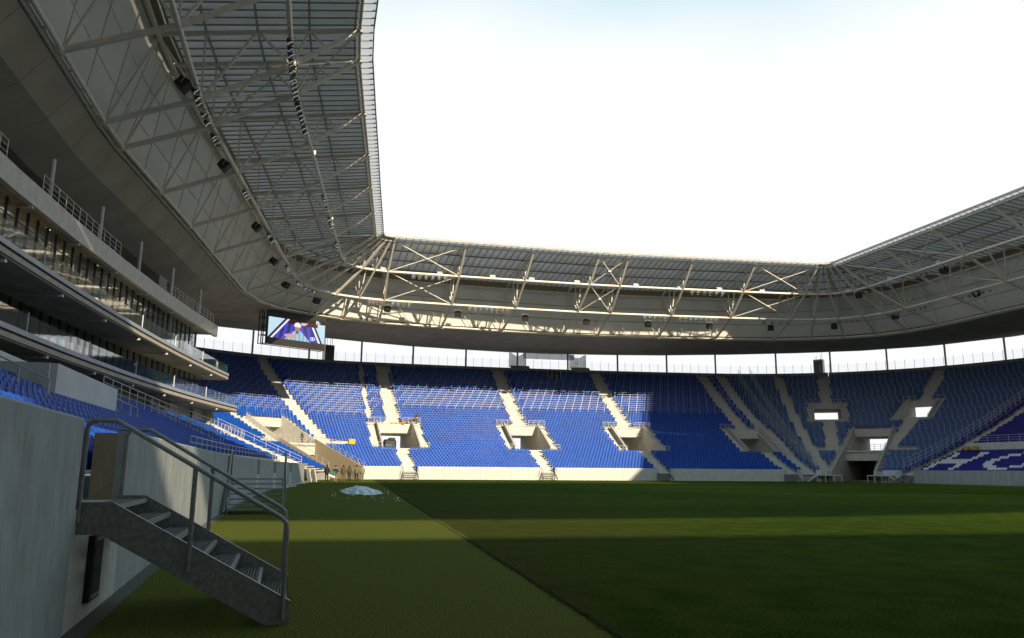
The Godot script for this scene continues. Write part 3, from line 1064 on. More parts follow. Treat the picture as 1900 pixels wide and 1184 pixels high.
func build_main_stand() -> void:
	var st := thing("main_stand", "main stand with two curved glass-fronted levels above a lower tier", "stand")
	# openings in the front wall
	var gaps := []
	for z in [[-7.62, -10.1], [-28.6, -30.6], [-45.5, -47.0], [-58.0, -60.5], [-73.0, -74.6]]:
		gaps.append([u_left(z[0]), u_left(z[1])])
	var u0 := 0.0; var u1 := u_left(-88.0)
	wall_run("front_wall_panel", u0, u1, 0.0, 0.12, 0.0, 1.94, 4.4, M.concrete_wall, st, gaps)
	# short return walls beside each opening, warm raw concrete
	for g in gaps:
		var mb := MB.new()
		mb.hexa([lp(g[1], 0.002, 0.125, 0.9), lp(g[1], 0.16, 0.125, 0.9), lp(g[1], 0.16, 0.38, 0.9), lp(g[1], 0.002, 0.38, 0.9), lp(g[1], 0.002, 0.125, 1.9), lp(g[1], 0.16, 0.125, 1.9), lp(g[1], 0.16, 0.38, 1.9), lp(g[1], 0.002, 0.38, 1.9)])
		part("return_wall", mb, M.concrete_warm, st)
		# landing behind the opening
		mb = MB.new()
		var c := [lp(g[0], 0, 0.0, 0), lp(g[1], 0, 0.0, 0), lp(g[1], 0, 1.3, 0), lp(g[0], 0, 1.3, 0)]
		mb.hexa([c[0] + Vector3(0, 0, 0), c[1], c[2], c[3], c[0] + Vector3(0, 1.10, 0), c[1] + Vector3(0, 1.10, 0), c[2] + Vector3(0, 1.10, 0), c[3] + Vector3(0, 1.10, 0)])
		part("threshold", mb, M.concrete, st)
	# lower tier
	var rows := 13
	var ue := u_left(-87.5)
	terrace(st, 0.0, ue, rows, M.concrete, fm)
	# seats: the 300 that show largest are things of their own, the rest one field
	var all := []
	var ww0 := u_left(-29.6); var ww1 := u_left(-39.0)
	var cut0 := u_left(-37.5); var cut1 := u_left(-87.5)
	var aisle := [u_left(-41.0), u_left(-64.0)]
	for r in rows:
		var d := RD * r + 0.50
		var y := fm(RD * r)
		var u := 1.0 + 0.22 * (r % 2)
		var slant := 0.25 * d
		while u < ue - 0.6 + slant * 0.0:
			u += 0.5
			if u > cut0 and u < cut1 and d < 2.4: continue
			if u > ww0 and u < ww1 and d > 5.8 and d < 8.2: continue
			if d < 1.2:
				var near_gap := false
				for g in gaps:
					if u > g[0] - 0.2 and u < g[1] + 0.2: near_gap = true
				if near_gap: continue
			var skip := false
			for a in aisle:
				if absf(u - a) < 0.6 and d > 5.5: skip = true
			if skip: continue
			var xf := seat_xf(u, d, y)
			var q: Vector3 = xf.origin
			var view := q.z < -7.0
			all.append([q.length() if view and not (d < 0.8 and q.z > -37.0 and q.z < -11.5) and absf(q.x / q.z) < 0.47 else 999.0 + q.length(), xf, tint(BLUE, 0.13), r, int(round((u - gaps[0][1]) / 0.5))])
	all.sort_custom(func(a, b): return a[0] < b[0])
	var back := make_seat_mesh(1); var pan := make_seat_mesh(2)
	var bm := back.mesh(); var pm := pan.mesh()
	var mats := []
	for k in 5:
		var c := BLUE * (0.88 + 0.06 * k)
		var m := plain(Color(c.r, c.g, c.b), 0.45)
		m.metallic_specular = 0.35
		mats.append(m)
	var first: Node3D = null
	for i in 300:
		var xf: Transform3D = all[i][1]
		var along: int = all[i][4]
		var s := thing("stadium_seat", "blue main stand seat, %s row, %s seats %s near stair opening" % [nth(all[i][3] + 1), word(absi(along)), "past the" if along >= 0 else "before the"], "seat", Vector3.ZERO, 0.0, "blue seats of the lower tier beside the camera")
		s.transform = xf
		var mk: Material = mats[rng.randi() % 5]
		put("backrest", bm, mk, s)
		put("seat_pan", pm, mk, s)
	var rest := []
	for i in range(300, all.size()): rest.append([all[i][1], all[i][2]])
	seat_field("main_stand_seats", "blue seats farther along the lower tier of the main stand", rest)
	# low wall with rail where the front rows are left out
	wall_run("passage_wall", cut0, u_left(-86.0), 2.3, 0.16, fm(0) , fm(2.4) + 0.35, 5.0, M.concrete, st)
	var hp := []
	for i in 14: hp.append(p3(lerpf(cut0, u_left(-86.0), i / 13.0), 2.38, fm(2.4) + 0.35))
	rail("passage_rail", hp, 0.55, 2, st, M.rail, 0.028, 1.9)
	# white side wall of the stairs that cut into the tier
	var mb := MB.new()
	for e in [[ww0, ww1, 5.9, 6.1]]:
		var ya := fm(5.9) + 0.1
		mb.hexa([p3(e[0], e[2], ya), p3(e[1], e[2], ya), p3(e[1], e[3], ya), p3(e[0], e[3], ya), p3(e[0], e[2], ya + 1.45), p3(e[1], e[2], ya + 1.40), p3(e[1], e[3], ya + 1.40), p3(e[0], e[3], ya + 1.45)])
	part("stair_side_wall", mb, M.panel_white, st)
	mb = MB.new()
	mb.hexa([p3(ww0 - 0.2, 6.11, fm(5.9)), p3(ww0 - 0.01, 6.11, fm(5.9)), p3(ww0 - 0.01, 8.3, fm(5.9)), p3(ww0 - 0.2, 8.3, fm(5.9)), p3(ww0 - 0.2, 6.11, fm(5.9) + 1.54), p3(ww0 - 0.01, 6.11, fm(5.9) + 1.54), p3(ww0 - 0.01, 8.3, fm(5.9) + 1.54), p3(ww0 - 0.2, 8.3, fm(5.9) + 1.54)])
	part("stair_end_wall", mb, M.concrete, st)
	mb = MB.new()
	var ur0 := u_left(-10.0)
	mb.hexa([p3(ur0, 8.4, fm(8.4)), p3(ww1 - 4.0, 8.4, fm(8.4)), p3(ww1 - 4.0, 8.6, fm(8.4)), p3(ur0, 8.6, fm(8.4)), p3(ur0, 8.4, fm(8.4) + 1.15), p3(ww1 - 4.0, 8.4, fm(8.4) + 0.95), p3(ww1 - 4.0, 8.6, fm(8.4) + 0.95), p3(ur0, 8.6, fm(8.4) + 1.15)])
	part("ramp_wall", mb, M.panel_white, st)
	# handrails between the seats
	for e in [[-40.2, 5.6, 9.4], [-41.9, 5.6, 9.4], [-63.2, 4.5, 9.6], [-64.8, 4.5, 9.6], [-26.0, 5.0, 7.5]]:
		rail("tier_rail", [p3(u_left(e[0]), e[1], fm(e[1])), p3(u_left(e[0]), e[2], fm(e[2]))], 1.0, 2, st, M.rail, 0.03, 0.9)
	for e in [[-46.0, -58.0, 8.3], [-66.0, -84.0, 7.4]]:
		var rp := []
		for i in 6:
			var dd: float = e[2] - 1.6 * i / 5.0
			rp.append(p3(u_left(lerpf(e[0], e[1], i / 5.0)), dd, fm(dd) + 0.75))
		rail("tier_rail", rp, 0.95, 3, st, M.rail, 0.032, 1.1)
	# sloping end wall of the tier
	mb = MB.new()
	for r in rows:
		var d0 := RD * r; var d1 := RD * (r + 1)
		var a := ue + 0.01; var b := ue + 0.25
		mb.hexa([p3(a, d0, 0), p3(b, d0, 0), p3(b, d1, 0), p3(a, d1, 0), p3(a, d0, fm(d0) + 0.75), p3(b, d0, fm(d0) + 0.75), p3(b, d1, fm(d1) + 0.75), p3(a, d1, fm(d1) + 0.75)])
	part("end_wall", mb, M.concrete, st)
	rail("end_wall_rail", [p3(ue + 0.13, 0.3, fm(0.3) + 0.75), p3(ue + 0.13, 10.4, fm(10.4) + 0.75)], 0.7, 2, st, M.rail, 0.025, 1.4)
	# back wall of the tier, with doorways
	var fz := func(z: float) -> float: return x_low(z)
	strip("back_wall_panel", fz, -2.6, -2.3, 3.0, 7.35, M.concrete, st, 4.7)
	for z in [-24.0, -44.0, -58.0, -72.0, -84.0]:
		mb = MB.new()
		mb.box(Vector3(x_low(z) - 2.27, 6.05, z), Vector3(0.06, 2.2, 2.2), Basis(Vector3.UP, -atan(0.0034 * (z + 45.0))))
		part("doorway", mb, M.door, st)
		mb = MB.new()
		mb.box(Vector3(x_low(z - 3.2) - 1.9, 6.0, z - 3.2), Vector3(0.9, 3.4, 0.6))
		part("pier", mb, M.concrete_shaded, st)
	# the two glazed levels
	for lv in [[x_low, 7.45, 11.0, "low"], [x_mid, 10.95, 15.9, "mid"]]:
		var fx: Callable = lv[0]; var y: float = lv[1]; var yc: float = lv[2]
		strip("floor_slab", fx, -9.5, -0.05, y - 0.05, y + 0.27, M.concrete_shaded, st)
		strip("fascia_edge", fx, -0.045, 0.05, y + 0.04, y + 0.30, M.fascia_low, st)
		strip("fascia_reveal", fx, -0.045, 0.0, y + 0.302, y + 0.42, M.dark, st)
		strip("fascia_cover", fx, -0.045, 0.10, y + 0.422, y + 0.68, M.fascia, st)
		# glass balustrade panes and posts
		var z := ZS
		var k := 0
		while z - 1.55 > ZE:
			mb = MB.new()
			var a := Vector3(float(fx.call(z - 0.02)) - 0.05, y + 0.70 + 0.45, z - 0.02); var b := Vector3(float(fx.call(z - 1.53)) - 0.05, y + 0.70 + 0.45, z - 1.53)
			mb.beam(a, b, 0.018, 0.9)
			part("balustrade_pane", mb, M.glass, st)
			if k % 6 == 0:
				mb = MB.new()
				mb.beam(Vector3(a.x, y + 0.74, z), Vector3(a.x, y + 1.72, z), 0.06, 0.06)
				part("balustrade_post", mb, M.rail, st)
			z -= 1.55; k += 1
		# pale ribbon of metal under the ceiling edge, ceiling lights, glazing
		var gx := -3.0
		var zg := ZS
		k = 0
		while zg - 1.45 > ZE + 2.0:
			var xa: float = float(fx.call(zg)) + gx; var xb: float = float(fx.call(zg - 1.45)) + gx
			mb = MB.new()
			mb.beam(Vector3(xa, (y + 0.3 + yc) * 0.5, zg - 0.04), Vector3(xb, (y + 0.3 + yc) * 0.5, zg - 1.41), 0.02, yc - y - 0.34)
			part("window_pane", mb, M.glazing, st)
			mb = MB.new()
			mb.beam(Vector3(xa, y + 0.27, zg), Vector3(xa, yc, zg), 0.07, 0.16, Vector3(1, 0, 0))
			part("mullion", mb, M.dark, st)
			zg -= 1.45; k += 1
		mb = MB.new()
		for hy in [y + 1.5, yc - 0.9]:
			var q := ZS
			while q - 1.45 > ZE + 2.0:
				mb.beam(Vector3(float(fx.call(q)) + gx, hy, q), Vector3(float(fx.call(q - 1.45)) + gx, hy, q - 1.45), 0.05, 0.05)
				q -= 1.45
		part("transom", mb, M.dark, st)
		# rooms behind: back wall, cross walls, ceiling
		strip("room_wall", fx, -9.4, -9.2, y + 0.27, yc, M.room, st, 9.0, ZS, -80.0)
		for cz in [-14.0, -25.0, -36.0, -47.0, -58.0, -69.0, -79.0]:
			mb = MB.new()
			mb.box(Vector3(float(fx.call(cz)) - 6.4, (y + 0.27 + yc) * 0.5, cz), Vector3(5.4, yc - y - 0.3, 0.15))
			part("room_wall", mb, M.concrete_shaded, st)
		# end glazing
		for i in 4:
			mb = MB.new()
			var ex := float(fx.call(ZE + 2.2)) - 3.05 - 1.55 * i
			mb.box(Vector3(ex - 0.78, (y + 0.3 + yc) * 0.5, ZE + 2.1), Vector3(1.5, yc - y - 0.34, 0.02))
			part("window_pane", mb, M.glazing, st)
			mb = MB.new()
			mb.box(Vector3(ex, (y + 0.3 + yc) * 0.5, ZE + 2.1), Vector3(0.07, yc - y - 0.3, 0.16))
			part("mullion", mb, M.dark, st)
		# end return of the balustrade
		for i in 3:
			mb = MB.new()
			mb.box(Vector3(float(fx.call(ZE)) - 0.75 - i * 1.4, y + 1.23, ZE + 0.08), Vector3(1.35, 0.9, 0.018))
			part("balustrade_pane", mb, M.glass, st)
	# ceiling of the upper room
	var fx2 := x_top
	# bars of light hung under each ceiling edge
	for e in [[x_low, 7.36], [x_mid, 10.82], [x_top, 15.82]]:
		var z := -16.0
		while z > ZE + 2.0:
			mb = MB.new()
			var xx: float = float((e[0] as Callable).call(z))
			mb.beam(Vector3(xx - 0.25, e[1] - 0.06, z), Vector3(xx - 2.4, e[1] - 0.06, z - 0.05), 0.10, 0.10)
			part("ceiling_light", mb, M.rail_dark, st)
			mb = MB.new()
			mb.box(Vector3(xx - 0.18, e[1] - 0.05, z), Vector3(0.22, 0.14, 0.26))
			part("light_head", mb, M.panel_white, st)
			z -= 7.6
	# roof terrace slab with beam fascia, columns and railings
	strip("terrace_slab", fx2, -12.0, -0.36, 15.9, 16.35, M.concrete_shaded, st)
	strip("terrace_beam", fx2, -0.35, 0.0, 15.85, 17.1, M.concrete, st, 9.4, ZS, ZE - 1.0)
	var zc := -14.6
	var i2 := 0
	while zc > -90.0:
		mb = MB.new()
		mb.tube(Vector3(x_top(zc) - 1.3, 16.3, zc), Vector3(x_top(zc) - 1.3, 20.6, zc), 0.16, 10)
		part("terrace_column", mb, M.concrete, st)
		zc -= 9.25
	for e in [[-37.0, -42.5], [-47.5, -62.0], [-72.0, -74.0], [-75.5, -90.0], [-14.0, -30.0]]:
		var rp := []
		for i in 7:
			var z := lerpf(e[0], e[1], i / 6.0)
			rp.append(Vector3(x_top(z) - 0.1, 17.1, z))
		rail("terrace_rail", rp, 1.0, 3, st, M.rail, 0.028, 1.15)
	# core behind and solid ends so that no sky light enters from the rear
	mb = MB.new()
	mb.box(Vector3(-33.5, 10.0, (ZS + ZE) * 0.5 + 8.0), Vector3(4.0, 20.0, 70.0))
	part("rear_core", mb, M.concrete_shaded, st)
	mb = MB.new()
	mb.box(Vector3(-24.2, 3.6, (ZS + ZE) * 0.5 + 1.0), Vector3(6.0, 7.0, ZS - ZE - 6.0))
	part("plinth", mb, M.concrete_shaded, st)
	# warm ceiling lamps of the lounge, seen lit through the glass
	var lamp_no := 0
	for e in [[-38.5, -5.2], [-46.0, -5.6], [-49.0, -5.0], [-57.0, -5.4], [-66.0, -5.0]]:
		var lz: float = e[0]
		lamp_no += 1
		var pos := Vector3(x_mid(lz) + e[1], 14.6, lz)
		var lt := thing("pendant_lamp", "%s small lit lamp behind the upper glazing, counted toward the video screen" % nth(lamp_no), "lamp", pos, 0.0, "lit lamps in the glazed lounge")
		mb = MB.new(); mb.lathe(Vector3.ZERO, [Vector2(0.0, 0.22), Vector2(0.16, 0.16), Vector2(0.26, 0.0)], 10)
		part("lamp_shade", mb, M.panel_white, lt)
		mb = MB.new(); mb.tube(Vector3(0, 0.2, 0), Vector3(0, 1.28, 0), 0.02, 5)
		part("stem", mb, M.rail_dark, lt)
		mb = MB.new(); mb.lathe(Vector3(0, 0.02, 0), [Vector2(0.22, 0.0), Vector2(0.14, -0.08), Vector2(0.0, -0.10)], 10)
		part("lamp_bulb", mb, M.lamp_lit, lt)
		var om := OmniLight3D.new()
		om.light_energy = 0.9; om.light_color = Color(1, .85, .6); om.omni_range = 14.0; om.light_size = 0.22; om.shadow_enabled = true
		om.position = Vector3(0, -0.3, 0)
		om.name = "lamp_light"
		lt.add_child(om)

# ---------------------------------------------------------------- roof ring
var QA := [[-1.1, -56.65], [-.65, -65.9], [-.15, -75.2], [.3, -84.5], [.8, -93.6], [1.3, -102.9], [1.6, -103.9], [2.1, -104.4], [2.7, -104.75], [3.3, -104.95], [3.9, -105.05], [13.9, -105.6], [23.8, -106.1], [33.75, -106.5]]
var QB := [[-5.6, -56.65], [-5.15, -65.9], [-4.6, -75.2], [-4.15, -84.5], [-3.65, -93.6], [-3.1, -102.9], [-2.6, -105.5], [-1.6, -107.4], [-.3, -108.6], [1.4, -109.2], [3.3, -109.7], [13.6, -110.3], [23.5, -110.7], [33.6, -111.0]]
var QC := [[-11.4, -56.65], [-10.9, -65.9], [-10.4, -75.2], [-9.9, -84.5], [-9.4, -93.6], [-8.8, -102.5], [-8.2, -106.4], [-6.5, -109.5], [-3.9, -112.2], [-.6, -113.8], [3.1, -114.7], [13.2, -115.6], [23.2, -116.2], [33.3, -116.6]]
var QD := [[-17.2, -56.65], [-16.7, -65.9], [-16.2, -75.2], [-15.8, -84.5], [-15.4, -93.6], [-14.9, -103.0], [-13.7, -108.6], [-11.3, -113.1], [-7.7, -116.4], [-3.0, -119.0], [2.5, -121.3], [12.5, -122.9], [22.5, -123.9], [33.0, -124.7]]
var RS: Array = []      # stations round the ring
const YA := 32.3
const YB := 29.1
const YC := 25.95
const YD := 23.75

func sta(k: int, mx: bool, mz: bool) -> Dictionary:
	var g := func(q: Array, y: float) -> Vector3:
		var x: float = q[k][0]; var z: float = q[k][1]
		if mx: x = 2 * CX - x
		if mz: z = 2 * CZ - z
		return Vector3(x, y, z)
	var a: Vector3 = g.call(QA, YA); var d: Vector3 = g.call(QD, YD)
	var o := (Vector3(d.x, 0, d.z) - Vector3(a.x, 0, a.z))
	var l := o.length()
	o /= l
	var s := {a = a, b = g.call(QB, YB), c = g.call(QC, YC), d = d, o = o, l = l}
	# the soffit: flat and rising outward over the terraces, a low hull over the main stand
	var m: float = 0.0
	if not mx: m = [1.0, 1.0, 1.0, 1.0, 0.95, 0.62, 0.36, 0.16, 0.04, 0.0, 0.0, 0.0, 0.0, 0.0][k]
	var flat := [[16.75, 23.45], [22.0, 22.95], [30.0, 23.3], [38.0, 24.2], [46.0, 25.35]]
	var hull := [[16.75, 23.45], [18.1, 21.7], [20.4, 20.2], [25.0, 19.3], [46.0, 19.3]]
	if mz and k >= 6: flat = [[16.75, 23.45], [22.0, 22.95], [30.0, 23.9], [36.3, 0.0], [36.4, 0.0]]
	if mz and k >= 6:
		var ye := 22.9 + 0.052 * clampf(a.x, 0.0, 72.0)  # unseen near roof edge, height skewed across to shape the sun band
		flat[3][1] = ye; flat[4][1] = ye + 0.1
		s.edge_y = ye + 0.1
	s.soff = []
	for i in 5: s.soff.append([lerpf(flat[i][0], hull[i][0], m), lerpf(flat[i][1], hull[i][1], m)])
	s.cut = 36.0 if mz and k >= 6 else 46.0  # unseen near end cut short to let the sun band through
	var see := not mz or (not mx and a.z < -14.0)
	if mx and not mz and a.z > -76.0: see = see and a.z < -64.0
	s.see = see
	return s

func on(s: Dictionary, off: float, y: float) -> Vector3: return Vector3(s.a.x, y, s.a.z) + s.o * off * (s.l / 16.2)
func top_y(off: float) -> float: return YA + 0.05 - 0.135 * maxf(off, 0.0)

func build_roof() -> void:
	for k in 14: RS.append(sta(k, false, false))
	for k in 14: RS.append(sta(13 - k, true, false))
	for k in 14: RS.append(sta(k, true, true))
	for k in 14: RS.append(sta(13 - k, false, true))
	var roof := thing("stadium_roof", "ring roof of cream steel trusses and pale metal deck over the stands", "roof")
	var n := RS.size()
	var coarse_deck := MB.new(); var coarse_soffit := MB.new(); var coarse_panel := MB.new()
	var skin := MB.new()
	var mb: MB
	for i in n:
		var s: Dictionary = RS[i]; var t: Dictionary = RS[(i + 1) % n]
		var see: bool = s.see and t.see
		# deck: underside sheet with thickness
		var e0 := on(s, -0.95, YA + 0.33); var e1 := on(t, -0.95, YA + 0.33)
		var w0 := on(s, 12.9, top_y(12.9) + 0.33); var w1 := on(t, 12.9, top_y(12.9) + 0.33)
		var deck := MB.new() if see else coarse_deck
		var up := Vector3(0, 0.10, 0)
		var x0 := e0; var x1 := e1
		if see:
			x0 = on(s, 0.0, YA + 0.33); x1 = on(t, 0.0, YA + 0.33)
			mb = MB.new()
			mb.quad(e0, x0, x1, e1)
			part("edge_sheet", mb, M.lip, roof)
		deck.quad(x1, w1, w0, x0)
		if see: part("deck_sheet", deck, M.deck, roof)
		# outer skin, closing the roof above
		var cut: float = minf(s.cut, t.cut)
		var prof := [[12.9, top_y(12.9) + 0.45], [22.0, 29.6], [32.0, 28.6], [40.0, 27.2], [46.3, 25.6]]
		if cut < 40.0: prof = [[12.9, top_y(12.9) + 0.45], [22.0, 29.6], [32.0, 28.6], [36.3, 27.8]]
		for k in prof.size() - 1:
			skin.quad(on(s, prof[k][0], prof[k][1]), on(s, prof[k + 1][0], prof[k + 1][1]), on(t, prof[k + 1][0], prof[k + 1][1]), on(t, prof[k][0], prof[k][1]))
		if cut < 40.0: skin.quad(on(s, 36.35, 27.8), on(s, 36.4, s.get("edge_y", 25.0)), on(t, 36.4, t.get("edge_y", 25.0)), on(t, 36.35, 27.8))
		# soffit panels
		var so: Array = s.soff; var to: Array = t.soff
		for k in 4:
			var q := [on(s, so[k][0], so[k][1]), on(s, so[k + 1][0], so[k + 1][1]), on(t, to[k + 1][0], to[k + 1][1]), on(t, to[k][0], to[k][1])]
			if not see:
				coarse_soffit.quad(q[3], q[2], q[1], q[0])
				continue
			var halves := 2 if (q[0] as Vector3).distance_to(q[3]) > 6.0 else 1
			for h in halves:
				var c0 := h / float(halves); var c1 := (h + 1.0) / halves
				var p := [(q[0] as Vector3).lerp(q[3], c0), (q[1] as Vector3).lerp(q[2], c0), (q[1] as Vector3).lerp(q[2], c1), (q[0] as Vector3).lerp(q[3], c1)]
				var ctr: Vector3 = (p[0] + p[1] + p[2] + p[3]) * 0.25
				var r := []
				for v in p: r.append((v as Vector3) + (ctr - v).normalized() * 0.02)
				mb = MB.new()
				var th := Vector3(0, 0.12, 0)
				mb.hexa([r[0], r[1], r[2], r[3], r[0] + th, r[1] + th, r[2] + th, r[3] + th])
				part("soffit_panel", mb, M.soffit, roof)
		# sealed upper face so that joints stay dark
		for k in 4:
			skin.quad(on(s, so[k][0], so[k][1] + 0.2), on(s, so[k + 1][0], so[k + 1][1] + 0.2), on(t, to[k + 1][0], to[k + 1][1] + 0.2), on(t, to[k][0], to[k][1] + 0.2))
		# cladding between gutter and deck, three boards high, and the dark strip above it
		var lo := [16.75, 24.15]; var hi := [13.75, 30.2]
		for k in 3:
			var f0 := k / 3.0; var f1 := (k + 1.0) / 3.0
			var l0 := lerpf(lo[0], hi[0], f0); var l1 := lerpf(lo[0], hi[0], f1)
			var y0 := lerpf(lo[1], hi[1], f0) + 0.045; var y1 := lerpf(lo[1], hi[1], f1) - 0.045
			var q := [on(s, l0, y0), on(t, l0, y0), on(t, l1, y1), on(s, l1, y1)]
			if not see:
				coarse_panel.quad(q[0], q[1], q[2], q[3]); continue
			mb = MB.new()
			var th: Vector3 = s.o * 0.1
			mb.hexa([q[0], q[0] + th, q[1] + th, q[1], q[3], q[3] + th, q[2] + th, q[2]])
			part("cladding_panel", mb, M.cladding, roof)
		mb = MB.new() if see else coarse_panel
		mb.quad(on(s, 17.25, 23.5), on(t, 17.25, 23.5), on(t, 14.25, 30.3), on(s, 14.25, 30.3))
		mb.quad(on(s, 13.75, 30.25), on(t, 13.75, 30.25), on(t, 13.0, top_y(13.0) + 0.3), on(s, 13.0, top_y(13.0) + 0.3))
		if see: part("insulation_strip", mb, M.brown, roof)
		if not see: continue
		# edge profile of the deck and white trim
		mb = MB.new(); mb.beam(e0 + Vector3(0, 0.03, 0) - s.o * 0.06, e1 + Vector3(0, 0.03, 0) - t.o * 0.06, 0.10, 0.30)
		part("edge_profile", mb, M.rib, roof)
		# gutter lip
		mb = MB.new(); mb.beam(on(s, 16.60, 23.62), on(t, 16.60, 23.62), 0.12, 0.22)
		part("gutter_lip", mb, M.tube_steel, roof)
		# ring tubes
		for e in [["a", 0.11, M.steel], ["b", 0.17, M.tube_steel], ["c", 0.17, M.tube_steel], ["d", 0.15, M.tube_steel]]:
			mb = MB.new(); mb.tube(s[e[0]], t[e[0]], e[1], 8)
			part("ring_tube", mb, e[2], roof)
		# purlins under the deck
		for off in [0.35, 3.5, 7.0, 10.4, 12.7]:
			mb = MB.new(); mb.beam(on(s, off, top_y(off) + 0.06), on(t, off, top_y(off) + 0.06), 0.12, 0.20)
			part("purlin", mb, M.rib if off < 12.0 else M.brown, roof)
		# beam along the inner side of the strip
		mb = MB.new(); mb.beam(on(s, 13.3, 30.0), on(t, 13.3, 30.0), 0.22, 0.3)
		part("strip_beam", mb, M.steel, roof)
		# ribs across the deck
		var len: float = s.a.distance_to(t.a) * 0.35 + on(s, 12.0, 0).distance_to(on(t, 12.0, 0)) * 0.65
		var ribs := maxi(1, int(round(len / 0.96)))
		for r in ribs:
			var f := (r + 0.5) / ribs
			mb = MB.new()
			mb.beam(e0.lerp(e1, f) - Vector3(0, 0.04, 0), w0.lerp(w1, f) - Vector3(0, 0.04, 0), 0.10, 0.08)
			part("deck_rib", mb, M.rib, roof)
		# stays in front of the cladding
		if s.a.distance_to(t.a) > 3.0:
			var g := node("stay", roof)
			mb = MB.new()
			mb.tube((s.d as Vector3).lerp(t.d, 0.5), on(s, 13.55, 29.7), 0.045, 5)
			mb.tube(t.d, on(s, 13.55, 29.7).lerp(on(t, 13.55, 29.7), 0.5), 0.045, 5)
			part("rod", mb, M.steel, g)
			# short struts that hold the gutter tube
			for q in [0.25, 0.5, 0.75]:
				mb = MB.new()
				var p: Vector3 = (s.d as Vector3).lerp(t.d, q)
				mb.beam(p, p + s.o * 0.75 + Vector3(0, -0.12, 0), 0.06, 0.12)
				part("bracket", mb, M.steel, g)
		# crossed bracing in some bays
		var bay := i % 14
		var braced: bool = (i == 55) or (i == 13) or (i == 10) or (i == 16) or (i == 27) or (i == 4) or (i == 22) or i == 23
		if braced and i != 4 and i != 22 or (i == 4 or i == 22):
			for e in [["a", "b"], ["b", "c"]]:
				if (i == 4 or i == 22) and e[0] == "b": continue
				var g := node("cross_brace", roof)
				mb = MB.new(); mb.tube(s[e[0]], t[e[1]], 0.07, 6); part("rod", mb, M.tube_steel, g)
				mb = MB.new(); mb.tube(t[e[0]], s[e[1]], 0.07, 6); part("rod", mb, M.tube_steel, g)
				var m0: Vector3 = (s[e[0]] + t[e[1]]) * 0.5; var m1: Vector3 = (t[e[0]] + s[e[1]]) * 0.5
				mb = MB.new(); mb.cham((m0 + m1) * 0.5, Vector3(0.5, 0.16, 0.5), 0.05); part("node_plate", mb, M.tube_steel, g)
	part("rear_deck", coarse_deck, M.deck, roof)
	part("rear_soffit", coarse_soffit, M.soffit, roof)
	part("rear_cladding", coarse_panel, M.cladding, roof)
	part("outer_skin", skin, M.deck_top, roof)
	# trusses
	for i in n:
		var s: Dictionary = RS[i]
		if not s.see: continue
		var tr := node("truss", roof)
		mb = MB.new()
		var pts := [s.d, s.c, s.b, s.a]
		for k in 3: mb.beam(pts[k], pts[k + 1], 0.26, 0.30)
		part("lower_chord", mb, M.steel, tr)
		mb = MB.new()
		mb.beam(on(s, 0.0, top_y(0.0) - 0.05), on(s, 13.5, top_y(13.5) - 0.12), 0.22, 0.26)
		part("upper_chord", mb, M.steel, tr)
		var n35 := on(s, 3.5, top_y(3.5)); var n70 := on(s, 7.0, top_y(7.0)); var n104 := on(s, 10.4, top_y(10.4)); var n142 := on(s, 13.4, top_y(13.4) - 0.35)
		var ab: Vector3 = (s.a as Vector3).lerp(s.b, 0.5)
		for e in [[n35, ab, .13], [n35, s.b, .15], [s.b, n70, .15], [n70, s.c, .17], [s.c, n104, .13], [s.c, n142, .17]]:
			mb = MB.new(); mb.beam(e[0], e[1], e[2], e[2]); part("diagonal", mb, M.steel, tr)
		mb = MB.new(); mb.beam(s.d, n142, 0.14, 0.14); part("hanger", mb, M.steel, tr)
		mb = MB.new(); mb.cham(s.a + Vector3(0, 0.0, 0), Vector3(0.42, 0.30, 0.42), 0.06); part("tip_plate", mb, M.tube_steel, tr)
		mb = MB.new(); mb.cham(s.d + s.o * 0.25, Vector3(0.55, 0.4, 0.55), 0.08); part("foot_plate", mb, M.tube_steel, tr)
	# bright inner lip of light-passing sheet just behind the deck edge is left to the sky between ribs

# ---------------------------------------------------------------- loudspeakers, floodlights, work lights
func make_speaker() -> MB:
	var mb := MB.new()
	var p := []
	for e in [[-0.62, 0.50, 0.42], [0.62, 0.50, 0.42]]: pass
	# wedge cabinet: wide grille face to +z, narrower back
	p = [Vector3(-.62, -.5, .4), Vector3(.62, -.5, .4), Vector3(.46, -.42, -.5), Vector3(-.46, -.42, -.5), Vector3(-.62, .5, .4), Vector3(.62, .5, .4), Vector3(.46, .42, -.5), Vector3(-.46, .42, -.5)]
	mb.hexa(p)
	return mb

func ring_pt(key: String, idx: int, f: float) -> Vector3:
	var s: Dictionary = RS[idx % RS.size()]; var t: Dictionary = RS[(idx + 1) % RS.size()]
	return (s[key] as Vector3).lerp(t[key], f)

func toward_pitch(p: Vector3) -> Basis:
	var d := Vector3(clampf(p.x, 15.0, 57.0), 0, clampf(p.z, -90.0, -19.0)) - Vector3(p.x, 22.0, p.z)
	return Basis.looking_at(-d.normalized(), Vector3.UP)

